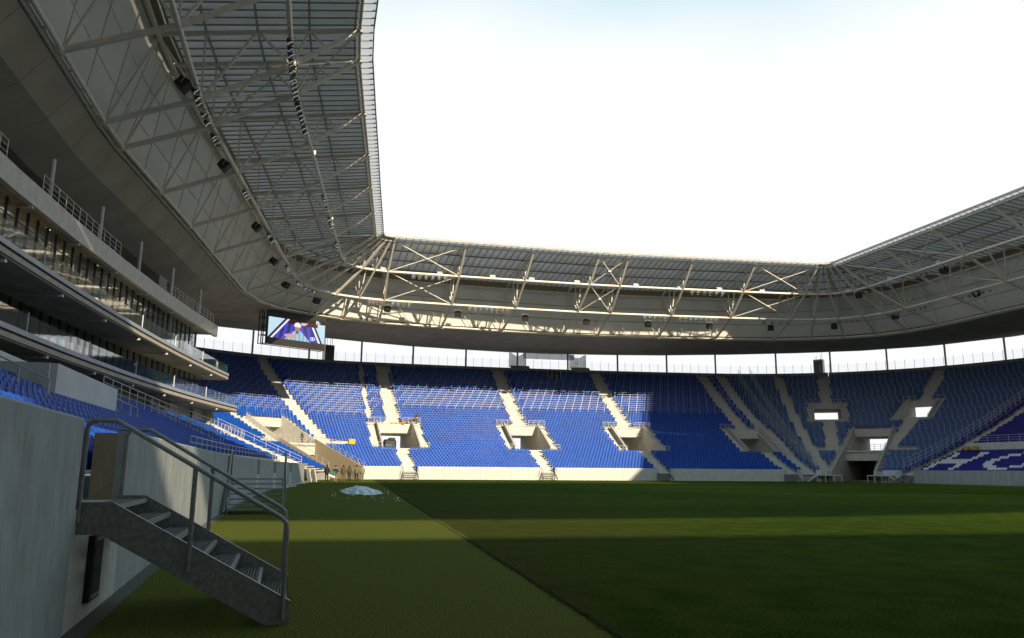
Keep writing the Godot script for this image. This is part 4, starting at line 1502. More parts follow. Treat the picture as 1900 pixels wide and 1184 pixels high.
func build_fittings() -> void:
	var cab := make_speaker().mesh()
	# [ring index, fraction, inner/outer]
	var spots := []
	for p in [Vector3(-12.0, 25.7, -49.9), Vector3(-11.6, 25.6, -63.6), Vector3(-11.0, 25.5, -80.0), Vector3(-10.6, 25.4, -93.2), Vector3(-10.2, 25.3, -104.8), Vector3(-6.6, 25.1, -113.2), Vector3(3.6, 25.1, -116.9), Vector3(14.4, 25.0, -117.8), Vector3(25.2, 25.0, -118.6), Vector3(35.4, 24.9, -119.1), Vector3(45.7, 24.9, -118.7), Vector3(56.1, 24.9, -118.0), Vector3(66.3, 24.8, -116.6), Vector3(75.9, 24.9, -113.4), Vector3(80.9, 25.2, -105.0), Vector3(82.2, 25.6, -90.0), Vector3(74.2, 28.0, -104.0), Vector3(76.6, 28.4, -89.0)]:
		spots.append(p)
	var where := ["over the main stand", "over the main stand", "over the main stand", "over the main stand", "beside the screen corner", "right of the video screen", "over the end stand", "over the end stand", "over the end stand", "over the end stand", "over the end stand", "over the end stand", "over the end stand", "over the away corner", "over the away corner", "over the side stand", "below the side roof deck", "below the side roof deck"]
	for i in spots.size():
		var p: Vector3 = spots[i]
		var o := thing("loudspeaker", "black loudspeaker hung %s, %s round the ring from main stand" % [where[i], nth(i + 1)], "speaker", p, 0.0, "loudspeakers under the roof")
		o.basis = toward_pitch(p).scaled(Vector3.ONE * 0.8)
		put("cabinet", cab, M.black, o)
		var mb := MB.new()
		mb.box(Vector3(0, 0, 0.41), Vector3(1.1, .86, .02))
		part("grille", mb, M.dark, o)
		mb = MB.new()
		for s in [-0.64, 0.64]: mb.beam(Vector3(s, -0.1, 0), Vector3(s, 0.8, -0.1), 0.04, 0.06)
		mb.beam(Vector3(-0.64, 0.8, -0.1), Vector3(0.64, 0.8, -0.1), 0.05, 0.05)
		part("yoke", mb, M.rail_dark, o)
	# floodlights in rows on the ring tubes
	var rows := [["b", 55, 0.05, 0.95, 7], ["b", 0, 0.02, 0.18, 4], ["b", 54, 0.55, 0.99, 6], ["b", 0, 0.25, 0.62, 5], ["b", 2, 0.30, 0.75, 6], ["b", 3, 0.1, 0.4, 4], ["b", 4, 0.15, 0.4, 3],
		["c", 54, 0.75, 0.95, 3], ["c", 55, 0.3, 0.6, 2], ["c", 0, 0.05, 0.2, 3], ["c", 1, 0.35, 0.5, 3], ["c", 2, 0.75, 0.98, 6], ["c", 4, 0.2, 0.5, 4], ["c", 5, 0.3, 0.7, 3], ["c", 6, 0.2, 0.8, 3],
		["b", 10, 0.35, 0.8, 6], ["c", 9, 0.4, 0.9, 4], ["c", 10, 0.12, 0.36, 4], ["c", 11, 0.28, 0.88, 8], ["c", 14, 0.55, 0.9, 5], ["b", 15, 0.15, 0.65, 6], ["c", 15, 0.15, 0.75, 8], ["c", 16, 0.55, 0.95, 4], ["c", 19, 0.1, 0.8, 4], ["c", 21, 0.2, 0.7, 4],
		["b", 23, 0.05, 0.35, 4], ["b", 23, 0.55, 0.95, 5], ["c", 22, 0.1, 0.45, 4], ["c", 23, 0.2, 0.7, 5]]
	var side := {b = "inner", c = "outer"}
	var body := MB.new()
	body.lathe(Vector3.ZERO, [Vector2(0.0, -0.24), Vector2(0.13, -0.22), Vector2(0.16, -0.08), Vector2(0.25, 0.12), Vector2(0.27, 0.14)], 10, Basis(Vector3.RIGHT, PI / 2))
	var lens := MB.new()
	lens.lathe(Vector3.ZERO, [Vector2(0.255, 0.135), Vector2(0.15, 0.10), Vector2(0.0, 0.08)], 10, Basis(Vector3.RIGHT, PI / 2))
	var brk := MB.new()
	for s in [-0.29, 0.29]: brk.beam(Vector3(s, 0, 0), Vector3(s, 0.42, -0.02), 0.03, 0.06)
	brk.beam(Vector3(-0.29, 0.42, -0.02), Vector3(0.29, 0.42, -0.02), 0.05, 0.05)
	var bm := body.mesh(); var lm := lens.mesh(); var km := brk.mesh()
	var seen := {}
	for r in rows:
		for k in r[4]:
			var f := lerpf(r[2], r[3], k / maxf(1.0, r[4] - 1.0))
			var p := ring_pt(r[0], r[1], f) + Vector3(0, -0.55, 0)
			var spot := "main stand" if r[1] > 50 or r[1] < 5 else ("screen corner" if r[1] < 10 else ("end stand" if r[1] < 17 else ("away corner" if r[1] < 22 else "side stand")))
			var fam: String = side[r[0]] + spot
			seen[fam] = seen.get(fam, 0) + 1
			var o := thing("floodlight", "%s floodlight along the %s roof tube over the %s" % [nth(seen[fam]), side[r[0]], spot], "floodlight", p, 0.0, "floodlights on the %s roof tube, %s" % [side[r[0]], spot])
			var b := toward_pitch(p)
			o.basis = b * Basis(Vector3.UP, rng.randf_range(-0.3, 0.3)) * Basis(Vector3.RIGHT, rng.randf_range(0.1, 0.35))
			put("housing", bm, M.dark if r[1] > 50 or r[1] < 9 else M.rail, o)
			put("reflector", lm, M.lens, o)
			put("bracket", km, M.rail_dark, o)
	# small box lights on the inner tube
	var boxes := [["b", 55, 0.0, true], ["b", 1, 0.25, true], ["b", 3, 0.3, true], ["b", 4, 0.95, false], ["b", 5, 0.6, false], ["b", 9, 0.6, false], ["b", 9, 0.85, false], ["b", 10, 0.72, false], ["b", 11, 0.5, false], ["b", 12, 0.1, false], ["b", 12, 0.8, false], ["b", 14, 0.25, false], ["b", 14, 0.95, false], ["b", 15, 0.6, false], ["b", 16, 0.3, false], ["b", 17, 0.3, false], ["b", 18, 0.4, false], ["b", 20, 0.5, false], ["b", 22, 0.5, false], ["b", 23, 0.5, false]]
	for q in boxes:
		var p := ring_pt(q[0], q[1], q[2]) + Vector3(0, 0.30, 0)
		var lit: bool = q[3]
		var spot := "main stand" if q[1] > 50 or q[1] < 5 else ("screen corner" if q[1] < 10 else ("end stand" if q[1] < 17 else "away side"))
		var o := thing("box_light", ("lit lamp on the inner roof tube over the " if lit else "unlit pale box lamp on the inner roof tube over the ") + spot + ", %s along" % nth(boxes.find(q) + 1), "lamp", p, 0.0, ("lit" if lit else "unlit") + " box lamps over the " + spot)
		o.basis = toward_pitch(p)
		var mb := MB.new(); mb.cham(Vector3.ZERO, Vector3(0.85, 0.34, 0.42), 0.04)
		part("housing", mb, M.panel_white, o)
		mb = MB.new(); mb.box(Vector3(0, 0, 0.215), Vector3(0.74, 0.26, 0.02))
		part("lamp_face", mb, M.lamp_lit if lit else M.lamp, o)
		mb = MB.new(); mb.beam(Vector3(0, -0.3, 0), Vector3(0, -0.15, 0), 0.1, 0.1)
		part("bracket", mb, M.rail_dark, o)
		if lit:
			mb = MB.new(); mb.box(Vector3(0, -0.18, 0.0), Vector3(0.7, 0.02, 0.36)); part("lamp_face", mb, M.lamp_lit, o)
			var sp := SpotLight3D.new()
			sp.light_energy = 6.0; sp.light_color = Color(1, .86, .62); sp.spot_angle = 60.0; sp.spot_range = 60.0; sp.light_size = 0.4; sp.shadow_enabled = true
			sp.position = Vector3(0, -0.05, 0.3); sp.rotation = Vector3(-0.5, PI, 0)
			sp.name = "lamp_light"
			o.add_child(sp)

# ---------------------------------------------------------------- video screen in the corner
func build_scoreboard() -> void:
	var a := Vector3(-7.45, 0, -111.0); var b := Vector3(-0.35, 0, -118.0)
	a = Vector3(SB_A.x, 0, SB_A.z); b = Vector3(SB_B.x, 0, SB_B.z)
	var y1 := (SB_A.y + SB_B.y) * 0.5
	var y0 := y1 - SB_H
	var mid := (a + b) * 0.5
	var w := a.distance_to(b)
	var r := (b - a).normalized()
	var o := thing("video_screen", "large video screen in black frame hung below the roof corner", "screen", Vector3(mid.x, y0, mid.z))
	o.basis = Basis(r, Vector3.UP, r.cross(Vector3.UP))
	var hh := y1 - y0
	var mb := MB.new()
	mb.box(Vector3(0, hh * 0.5, -0.15), Vector3(w, hh, 0.3))
	part("front_frame", mb, M.black, o)
	mb = MB.new()
	for x in [-w * 0.5 - 0.75, -w * 0.5 - 0.05]:
		mb.beam(Vector3(x, 0, -0.9), Vector3(x, hh, -0.9), 0.12, 0.12)
		mb.beam(Vector3(x, 0, -0.1), Vector3(x, hh, -0.1), 0.12, 0.12)
	for q in 5:
		var y := hh * q / 4.0
		mb.beam(Vector3(-w * 0.5 - 0.8, y, -0.1), Vector3(-w * 0.5, y, -0.1), 0.1, 0.1)
		mb.beam(Vector3(-w * 0.5 - 0.8, y, -0.9), Vector3(w * 0.5, y, -0.9), 0.1, 0.1)
	part("rear_frame", mb, M.black, o)
	mb = MB.new()
	mb.box(Vector3(0, hh * 0.08, 0.02), Vector3(w, hh * 0.16, 0.05)); 
	part("lower_panel", mb, plain(Color(.014, .009, .008), 0.7), o)
	mb = MB.new()
	for x in [-w * 0.35, w * 0.35]: mb.beam(Vector3(x, hh, -0.5), Vector3(x, hh + 1.6, -0.5), 0.14, 0.14)
	part("hanger", mb, M.rail_dark, o)
	# picture
	mb = MB.new()
	var px0 := -w * 0.5 + 0.18; var px1 := w * 0.5 - 0.12; var py0 := hh * 0.20; var py1 := hh * 0.88
	mb.quad(Vector3(px0, py0, 0.012), Vector3(px1, py0, 0.012), Vector3(px1, py1, 0.012), Vector3(px0, py1, 0.012))
	for k in [Vector2(0, 1), Vector2(1, 0), Vector2(1, 1), Vector2(0, 1), Vector2(0, 0), Vector2(1, 0)]: mb.uv.append(k)
	var m := StandardMaterial3D.new()
	var tex := screen_picture()
	m.albedo_color = Color(0.02, 0.02, 0.02)
	m.emission_enabled = true
	m.emission_texture = tex
	m.emission_energy_multiplier = 0.85
	m.roughness = 0.5
	part("display", mb, m, o)

func screen_picture() -> ImageTexture:
	# a television picture: two blue tracksuit tops with white and maroon stripes, a small figure in a pale cap between them, a block logo
	var w := 384; var h := 192
	var im := Image.create(w, h, false, Image.FORMAT_RGB8)
	for j in h:
		var y := j / float(h)
		for i in w:
			var x := i / float(w)
			var c := Color(.012, .008, .012)
			var top := 0.06 + 0.27 * smoothstep(0.0, 0.02, x) * 0.0
			if y > 0.05:
				# left garment
				var e := 0.30 - 0.28 * (y - 0.05) * 1.15      # shoulder stripe line
				if x < 0.50:
					c = Color(.70, .80, .85)
					if x < e - 0.02 and y < 0.1 - x * 0.0: c = Color(.72, .82, .86)
					var s := x - e
					if s > 0.0 and s < 0.045: c = Color(.20, .05, .16)
					elif s >= 0.045 and s < 0.085: c = Color(.82, .85, .92)
					elif s >= 0.085: c = Color(.24, .23, .66) * (0.85 + 0.25 * sin(x * 60.0 + y * 5.0))
					if s >= 0.085 and y < 0.30 - (0.36 - x) * 0.4: c = Color(.20, .03, .09)
				else:
					var e2 := 0.80 + 0.20 * (y - 0.2)
					var s := e2 - x
					c = Color(.24, .23, .68) * (0.85 + 0.25 * sin(x * 50.0 - y * 4.0))
					if s < 0.0: c = Color(.70, .80, .86)
					elif s < 0.035: c = Color(.06, .03, .07)
					elif s < 0.075: c = Color(.84, .86, .92)
					if y < 0.36 - (x - 0.55) * 0.10 and x < 0.86: c = Color(.22, .03, .09)
				# figure
				var fx := x - 0.50
				if y > 0.56 and absf(fx - 0.01) < 0.045 + (y - 0.56) * 0.42: c = Color(.60, .74, .84) * (0.9 + 0.1 * sin(x * 90.0))
				if y > 0.54 and absf(fx) < 0.035 - (y - 0.54) * 0.16 and y < 0.72: c = Color(.08, .07, .12)
				if pow(fx / 0.048, 2) + pow((y - 0.46) / 0.15, 2) < 1.0: c = Color(.66, .42, .36)
				if pow(fx / 0.060, 2) + pow((y - 0.35) / 0.13, 2) < 1.0 and y < 0.42: c = Color(.84, .86, .88)
				if y > 0.20 and y < 0.32 and x > 0.56 and x < 0.69 - (y - 0.2) * 0.5: c = Color(.80, .66, .70)
				if pow((x - 0.385) / 0.11, 2) + pow((y - 0.83) / 0.085, 2) < 1.0: c = Color(.74, .56, .54)
				# ring emblem on the right garment
				var q := Vector2((x - 0.78) / 0.045, (y - 0.84) / 0.085).length()
				if q < 1.0 and (q > 0.72 or (absf(x - 0.78) < 0.014 and absf(y - 0.84) < 0.045)): c = Color(.85, .88, .95)
			# picture band is shorter on top
			if y < 0.13: c = Color(.012, .008, .010)
			if y < 0.2 and x > 0.5 and not (y > 0.17): c = Color(.012, .008, .010)
			# block logo top right: an M with a small tv beside its foot
			var lx := (x - 0.83) / 0.075; var ly := (y - 0.02) / 0.17
			if lx > 0.0 and lx < 1.0 and ly > 0.0 and ly < 1.0:
				var mm := lx < 0.62 and (lx < 0.2 or lx > 0.42 or absf(lx - 0.31) < 0.11 - absf(ly - 0.3) * 0.2 and ly < 0.6)
				var tv := (ly > 0.30 and ly < 0.40 and lx > 0.55 and lx < 0.8) or (lx > 0.64 and lx < 0.72 and ly > 0.3 and ly < 0.85) or (absf(absf(lx - 0.88) - (0.9 - ly) * 0.14) < 0.045 and ly > 0.3)
				if mm or tv: c = Color(.82, .84, .86)
			im.set_pixel(i, j, srgb(c) if false else c)
	return ImageTexture.create_from_image(im)

const SB_A := Vector3(-13.05, 23.4, -112.2)
const SB_B := Vector3(-5.30, 23.4, -117.6)
const SB_H := 4.95

# ---------------------------------------------------------------- steel stairs
# local +x leads away from the wall and down, z across, origin at the foot of the wall
func steel_stair(label: String, at: Vector3, turn: float, width: float, h: float, n: int, plat: float, going: float, fine: bool, group := "", rails := true, rh := 0.93, r := 0.026) -> Node3D:
	var o := thing("steel_stair", label, "stairs", at, turn, group)
	var rise := h / (n + 1.0)
	var run := plat + going * n
	var mb: MB
	var sth := 0.26
	for s in [-1.0, 1.0]:
		var z: float = s * width * 0.5
		mb = MB.new()
		# stringer: level part, then sloped, cut flat at the ground
		var zz := [z - 0.02, z + 0.02]
		var prof := [Vector2(-0.02, h + 0.03), Vector2(plat - 0.02, h + 0.03), Vector2(run + 0.03, rise + 0.05), Vector2(run + 0.03, 0.0), Vector2(run - 0.20, 0.0), Vector2(plat - 0.10, h - sth), Vector2(-0.02, h - sth)]
		var idx := [[0, 1, 5, 6], [1, 2, 4, 5], [2, 3, 4, 4]]
		for q in idx:
			for k in 2:
				var a := []
				for i in q: a.append(Vector3(prof[i].x, prof[i].y, zz[k]))
				if k == 0: mb.quad(a[0], a[1], a[2], a[3])
				else: mb.quad(a[3], a[2], a[1], a[0])
		for i in prof.size():
			var j := (i + 1) % prof.size()
			mb.quad(Vector3(prof[i].x, prof[i].y, zz[0]), Vector3(prof[i].x, prof[i].y, zz[1]), Vector3(prof[j].x, prof[j].y, zz[1]), Vector3(prof[j].x, prof[j].y, zz[0]))
		var sr := part("stringer", mb, M.galv_shaded, o)
		if fine:
			mb = MB.new()      # bright top flange
			mb.beam(Vector3(-0.02, h + 0.034, z), Vector3(plat - 0.02, h + 0.034, z), 0.052, 0.006)
			mb.beam(Vector3(plat - 0.02, h + 0.034, z), Vector3(run + 0.03, rise + 0.054, z), 0.052, 0.006)
			part("flange", mb, M.galv, sr)
			for k in 5:
				var bp := Vector3(plat + 0.06 + k * going * 1.25, h - 0.13 - k * rise * 1.25, z + 0.024 * 1.0)
				mb = MB.new(); mb.tube(bp, bp + Vector3(0, 0, 0.012), 0.016, 8); part("bolt", mb, M.galv_shaded, sr)
	var treads := []
	treads.append([0.0, plat, h])
	for k in n: treads.append([plat + going * k, plat + going * (k + 1), h - rise * (k + 1)])
	for t in treads:
		var tn := node("tread" if t[0] > 0.0 else "platform", o)
		var w := width - 0.05
		mb = MB.new()
		mb.box(Vector3(t[1] - 0.018, t[2] - 0.02, 0), Vector3(0.035, 0.045, w))
		part("nosing", mb, M.galv, tn)
		mb = MB.new()
		if fine:
			var g: float = t[0] + (0.0 if t[0] == 0.0 else -0.02)
			while g < t[1] - 0.04:
				mb.box(Vector3(g + 0.004, t[2] - 0.02, 0), Vector3(0.006, 0.035, w)); g += 0.033
			var zz := -w * 0.5 + 0.01
			while zz < w * 0.5:
				mb.box(Vector3((t[0] + t[1]) * 0.5 - 0.01, t[2] - 0.008, zz), Vector3(t[1] - t[0] - 0.02, 0.010, 0.005)); zz += 0.099
		else:
			mb.box(Vector3((t[0] + t[1]) * 0.5 - 0.02, t[2] - 0.02, 0), Vector3(t[1] - t[0] - 0.04, 0.04, w))
		part("grating", mb, M.galv, tn)
	if rails:
		for s in [-1.0, 1.0]:
			var z: float = s * (width * 0.5 + 0.045)
			var hr := node("handrail", o)
			var p0 := Vector3(0.06, h + rh, z); var p1 := Vector3(plat - 0.05, h + rh, z); var p2 := Vector3(run - 0.10, rise + rh + 0.05, z)
			mb = MB.new()
			mb.tube(Vector3(0.02, h - 0.15, z), Vector3(0.02, h + rh - 0.07, z), r, 10)
			mb.tube(Vector3(0.02, h + rh - 0.07, z), Vector3(0.05, h + rh - 0.015, z), r, 10)
			mb.tube(Vector3(0.05, h + rh - 0.015, z), Vector3(0.10, h + rh, z), r, 10)
			part("post", mb, M.galv_shaded, hr)
			mb = MB.new()
			mb.tube(Vector3(0.10, h + rh, z), p1, r, 10); mb.tube(p1, p2, r, 10)
			var q1 := p2 + Vector3(0.05, -0.05, 0); var q2 := p2 + Vector3(0.06, -0.12, 0)
			mb.tube(p2, q1, r, 10); mb.tube(q1, q2, r, 10)
			part("top_rail", mb, M.galv, hr)
			mb = MB.new(); mb.tube(q2, Vector3(q2.x, 0.05, z), r, 10); part("post", mb, M.galv_shaded, hr)
			mb = MB.new()
			var mx := (plat + run) * 0.5 - 0.12
			var mt := (mx - p1.x) / (p2.x - p1.x)
			var my := lerpf(p1.y, p2.y, mt)
			mb.tube(Vector3(mx, my, z), Vector3(mx, my - rh - 0.18, z), r, 10); part("post", mb, M.galv_shaded, hr)
	return o

func build_stairs() -> void:
	# beside the camera
	steel_stair("galvanised steel stair with grating treads descending from the near wall opening", Vector3(-2.62, 0, -9.10), deg_to_rad(5.0), 1.92, 1.13, 6, 0.32, 0.27, true, "", true, 0.80, 0.0235)
	# second stair, along the wall, treads facing the camera
	var z1 := -29.7
	var o := steel_stair("steel stair with open treads standing along the main stand wall", Vector3(xw(z1) + 1.02, 0, z1), deg_to_rad(-90.0 + 6.0), 1.72, 1.12, 6, 0.95, 0.26, false)
	# small stairs from the aisles of the end stand
	for i in aisles_u.size():
		var u: float = aisles_u[i]
		var n := nor2(u)
		var ang := atan2(n.y, -n.x)
		var sun_lit: bool = i < 2
		steel_stair(["small steel stair below the end stand aisle beside the tunnel corner", "small steel stair at the second end stand aisle, in sun", "small steel stair at the third end stand aisle, in shade", "small steel stair at the last end stand aisle before away corner"][i], p3(u, 0.0, 0.0), ang, 2.0, 0.98, 4, 0.25, 0.28, false, "small stairs of the end stand")
	var k := 0
	for z in [-99.6, -78.5]:
		var u := u_right(z)
		var n := nor2(u)
		steel_stair(["steel stair at the corner end of the side stand wall", "steel stair beyond the lettering of the side stand"][k], p3(u, 0.0, 0.0), atan2(n.y, -n.x), 2.0, 0.98, 4, 0.25, 0.28, false, "stairs of the side stand")
		k += 1
	# platforms and steps in front of the away corner
	k = 0
	for q in [[U_E1 + 3.2, -0.9], [u_angle(45.0, true) + 4.6, -0.9]]:
		var u: float = q[0]
		var n := nor2(u)
		var st := thing("steel_landing", ["steel landing frame left of the dark away tunnel", "steel landing frame right of the dark away tunnel"][k], "landing", p3(u, 0.0, 0.0), atan2(n.y, -n.x))
		var mb := MB.new()
		mb.box(Vector3(0.7, 0.98, 0), Vector3(1.4, 0.06, 3.6)); part("deck", mb, M.galv, st)
		for x in [0.05, 1.35]:
			for zz in [-1.75, -0.6, 0.6, 1.75]:
				mb = MB.new(); mb.beam(Vector3(x, 0, zz), Vector3(x, 0.95, zz), 0.08, 0.08); part("leg", mb, M.panel_white if x > 1.0 else M.galv, st)
		mb = MB.new(); mb.beam(Vector3(1.39, 0.98, -1.8), Vector3(1.39, 0.98, 1.8), 0.04, 0.12); part("edge_beam", mb, M.panel_white, st)
		var s: float = -1.0 if k == 1 else 1.0
		mb = MB.new()
		for t in 5:
			mb.box(Vector3(0.7, 0.82 - t * 0.17, s * (1.95 + t * 0.27)), Vector3(1.1, 0.04, 0.25))
		part("tread", mb, M.galv, st)
		for x in [0.12, 1.28]:
			mb = MB.new(); mb.beam(Vector3(x, 0.95, s * 1.8), Vector3(x, 0.02, s * 3.2), 0.04, 0.2); part("stringer", mb, M.panel_white, st)
		k += 1

# ---------------------------------------------------------------- snow, cabinets, sheets, odds and ends
func build_small_things() -> void:
	var mb := MB.new()
	# snow mound
	var fn := FastNoiseLite.new(); fn.seed = 77; fn.frequency = 0.9; fn.fractal_octaves = 4
	var nx := 44; var nz := 70
	var c := Vector3(0.35, 0, -52.0)
	var hgt := func(i: int, j: int) -> float:
		var x := lerpf(-2.6, 2.6, i / float(nx)); var z := lerpf(-11.0, 11.0, j / float(nz))
		var xs := x - z * 0.045
		var r := sqrt(pow(xs / 1.12, 2) + pow(z / 5.4, 2)) + fn.get_noise_2d(x * 2.0, z) * 0.45
		var h := 0.40 * clampf(1.05 - r, 0.0, 1.0) ** 0.75
		h += (fn.get_noise_2d(x * 4.0 + 9.0, z * 3.0) * 0.05) * clampf(1.3 - r, 0.0, 1.0)
		return h - 0.03
	for i in nx:
		for j in nz:
			var p := []
			for q in [[i, j], [i, j + 1], [i + 1, j + 1], [i + 1, j]]:
				p.append(c + Vector3(lerpf(-2.6, 2.6, q[0] / float(nx)), hgt.call(q[0], q[1]), lerpf(-11.0, 11.0, q[1] / float(nz))))
			if maxf(maxf(p[0].y, p[1].y), maxf(p[2].y, p[3].y)) < 0.0: continue
			mb.quad(p[0], p[1], p[2], p[3])
	var sn := part("snow_pile", mb, M.snow, self)
	tag(sn, "low heap of dirty snow at the edge of the turf", "snow")
	mb = MB.new()
	for k in 40:
		var a := rng.randf() * TAU
		var rr := 1.0 + 0.9 * pow(rng.randf(), 1.5)
		var p := c + Vector3(cos(a) * 1.25 * rr + rng.randf_range(-.2, .2), 0.012, sin(a) * 6.2 * rr)
		if k > 24: p = Vector3(lerpf(0.9, 2.3, rng.randf()), 0.012, lerpf(-48.0, -34.0, rng.randf()))
		var s := rng.randf_range(0.03, 0.10)
		mb.cham(p, Vector3(s * rng.randf_range(0.8, 1.6), s * 0.4, s), s * 0.12, Basis(Vector3.UP, rng.randf() * TAU))
	# remains along the wall foot
	for k in 60:
		var z := lerpf(-58.0, -86.0, rng.randf())
		var s := rng.randf_range(0.05, 0.22)
		mb.cham(Vector3(xw(z) + 0.2 + 0.7 * pow(rng.randf(), 2), 0.01, z), Vector3(s, s * 0.35, s * 2.2), s * 0.1, Basis(Vector3.UP, rng.randf() * TAU))
	var so := part("snow_scraps", mb, M.snow, self)
	tag(so, "scattered lumps of snow round the heap and wall foot", "snow", "", "stuff")
	# black slot box in the near wall
	var z0 := -9.0
	var ang := atan(0.0018 * (z0 + 68.0))
	var sb := thing("wall_box", "tall narrow black box fixed to the near concrete wall below the stair", "box", Vector3(xw(z0) + 0.03, 0.17, z0), ang)
	mb = MB.new(); mb.box(Vector3(0, 0.32, 0), Vector3(0.06, 0.64, 0.50)); part("frame", mb, M.black, sb)
	mb = MB.new(); mb.box(Vector3(0.032, 0.32, 0), Vector3(0.01, 0.46, 0.40)); part("cover", mb, M.dark, sb)
	for y in [0.60, 0.045]:
		mb = MB.new(); mb.box(Vector3(0.034, y, 0), Vector3(0.012, 0.028, 0.36)); part("clip", mb, M.galv, sb)
	# red post in the wall opening
	var rp := thing("red_post", "dark red steel post behind the return wall of near opening", "post", p3(u_left(-9.5), 1.05, 1.1))
	mb = MB.new(); mb.beam(Vector3.ZERO, Vector3(0, 0.86, 0), 0.07, 0.07); part("shaft", mb, M.red, rp)
	mb = MB.new(); mb.cham(Vector3(0, 0.02, 0), Vector3(0.16, 0.04, 0.16), 0.01); part("foot_plate", mb, M.rail_dark, rp)
	# grey cabinets on the back parapet
	var cabs := [[Vector3(-5.95, 20.9, -148.3), 0.5, "tall grey equipment cabinet beside the video screen on parapet"], [Vector3(92.0, 20.9, -143.6), -0.9, "tall grey equipment cabinet on the parapet of the away corner"]]
	for q in cabs:
		var cb := thing("equipment_cabinet", q[2], "cabinet", q[0], q[1], "equipment cabinets on the back parapet")
		mb = MB.new(); mb.cham(Vector3(0, 1.55, 0), Vector3(1.9, 3.1, 1.2), 0.05); part("housing", mb, M.rail_dark, cb)
		mb = MB.new(); mb.box(Vector3(0, 1.5, 0.615), Vector3(1.6, 2.6, 0.03)); part("door", mb, plain(Color(.12, .13, .13), 0.6), cb)
		for x in [-0.7, -0.35, 0.35, 0.7]:
			mb = MB.new(); mb.tube(Vector3(x, 3.05, 0), Vector3(x, 5.2, 0), 0.045, 6); part("conduit", mb, M.rail_dark, cb)
	# plastic sheets over the cameras' places at the top of the end stand
	for q in [[30.2, "translucent plastic sheet wrapped round frame beside the hanging pane, tunnel-corner side"], [42.4, "translucent plastic sheet wrapped round frame beside the hanging pane, away-corner side"]]:
		var sh := thing("plastic_wrap", q[1], "sheet", Vector3(q[0], 20.9, ze(q[0]) - 36.6), 0.0, "plastic wraps at the top of the end stand")
		mb = MB.new()
		for i in 8:
			var xa := lerpf(-1.7, 1.7, i / 8.0); var xb := lerpf(-1.7, 1.7, (i + 1) / 8.0)
			var za := 0.12 * sin(i * 1.7); var zb := 0.12 * sin((i + 1) * 1.7)
			var ta := 2.75 + 0.35 * cos(i * 0.8); var tb := 2.75 + 0.35 * cos((i + 1) * 0.8)
			var t := Vector3(0, 0, -0.02)
			mb.hexa([Vector3(xa, 0.2, za), Vector3(xb, 0.2, zb), Vector3(xb, 0.2, zb) + t, Vector3(xa, 0.2, za) + t, Vector3(xa, ta, za), Vector3(xb, tb, zb), Vector3(xb, tb, zb) + t, Vector3(xa, ta, za) + t])
		part("film", mb, M.sheet, sh)
		for x in [-1.6, 0.0, 1.6]:
			mb = MB.new(); mb.beam(Vector3(x, 0, -0.3), Vector3(x, 3.0, -0.3), 0.06, 0.06); part("upright", mb, M.rail_dark, sh)
		mb = MB.new(); mb.box(Vector3(0.35, 0.02, 0.75), Vector3(3.8, 0.12, 1.5), Basis(Vector3.RIGHT, 0.62)); part("apron", mb, M.rail_dark, sh)
	var hp := thing("hanging_pane", "row of pale panes hung from the roof edge above the end stand", "glass", Vector3(37.0, 23.05, -150.6))
	for i in 4:
		mb = MB.new(); mb.box(Vector3(-3.95 + i * 2.63, 0.6, 0), Vector3(2.56, 1.15, 0.03)); part("pane", mb, M.sheet, hp)
		mb = MB.new(); mb.beam(Vector3(-5.27 + i * 2.63, 0, 0), Vector3(-5.27 + i * 2.63, 1.3, 0), 0.06, 0.06); part("hanger", mb, M.rail_dark, hp)
	var gd := thing("small_gate", "pale barred gate frame in the top rows of the end stand", "gate", Vector3(37.2, fl(35.0), ze(37.0) - 35.0))
	for x in [-1.3, -0.45, 0.45, 1.3]:
		mb = MB.new(); mb.beam(Vector3(x, 0, 0), Vector3(x, 2.0, 0), 0.09, 0.09); part("upright", mb, M.rail, gd)
	mb = MB.new(); mb.beam(Vector3(-1.35, 2.0, 0), Vector3(1.35, 2.0, 0), 0.09, 0.09); part("top_bar", mb, M.rail, gd)
	mb = MB.new(); mb.box(Vector3(0, 1.0, -0.4), Vector3(2.6, 2.0, 0.1)); part("back", mb, M.dark, gd)
	# yellow crate on the seats, orange boards at the first landing
	var uc := u_end(0.2)
	var yc := thing("yellow_crate", "yellow box standing on the seats near the tunnel corner", "box", p3(u_end(7.3) - 5.7, 8.7, fl(8.2) + 0.72))
	mb = MB.new(); mb.cham(Vector3(0, 0.45, 0), Vector3(0.95, 0.75, 0.6), 0.05); part("body", mb, M.yellow, yc)
	mb = MB.new(); mb.box(Vector3(-0.54, 0.40, 0), Vector3(0.12, 0.7, 0.5)); part("end_panel", mb, M.dark, yc)
	for k in 3:
		var bd := thing("timber_board", ["long timber board lying on the landing of the first vomitory", "timber board propped on the rail of first vomitory landing", "short timber board beside workers on first vomitory"][k], "board", lp(aisles_u[0], [0.4, 1.6, 2.9][k], [17.9, 18.0, 17.0][k], fl(17.4) + [0.30, 0.45, 0.9][k]), 0.3 + k)
		mb = MB.new(); mb.box(Vector3(0, 0.12, 0), Vector3(1.9, 0.14, 0.5), Basis(Vector3.BACK, [0.05, 0.4, -0.2][k])); part("plank", mb, M.wood if k != 1 else M.orange, bd)
		mb = MB.new(); mb.box(Vector3(0, 0.02, 0.1), Vector3(0.12, 0.1, 0.7)); part("batten", mb, M.wood, bd)
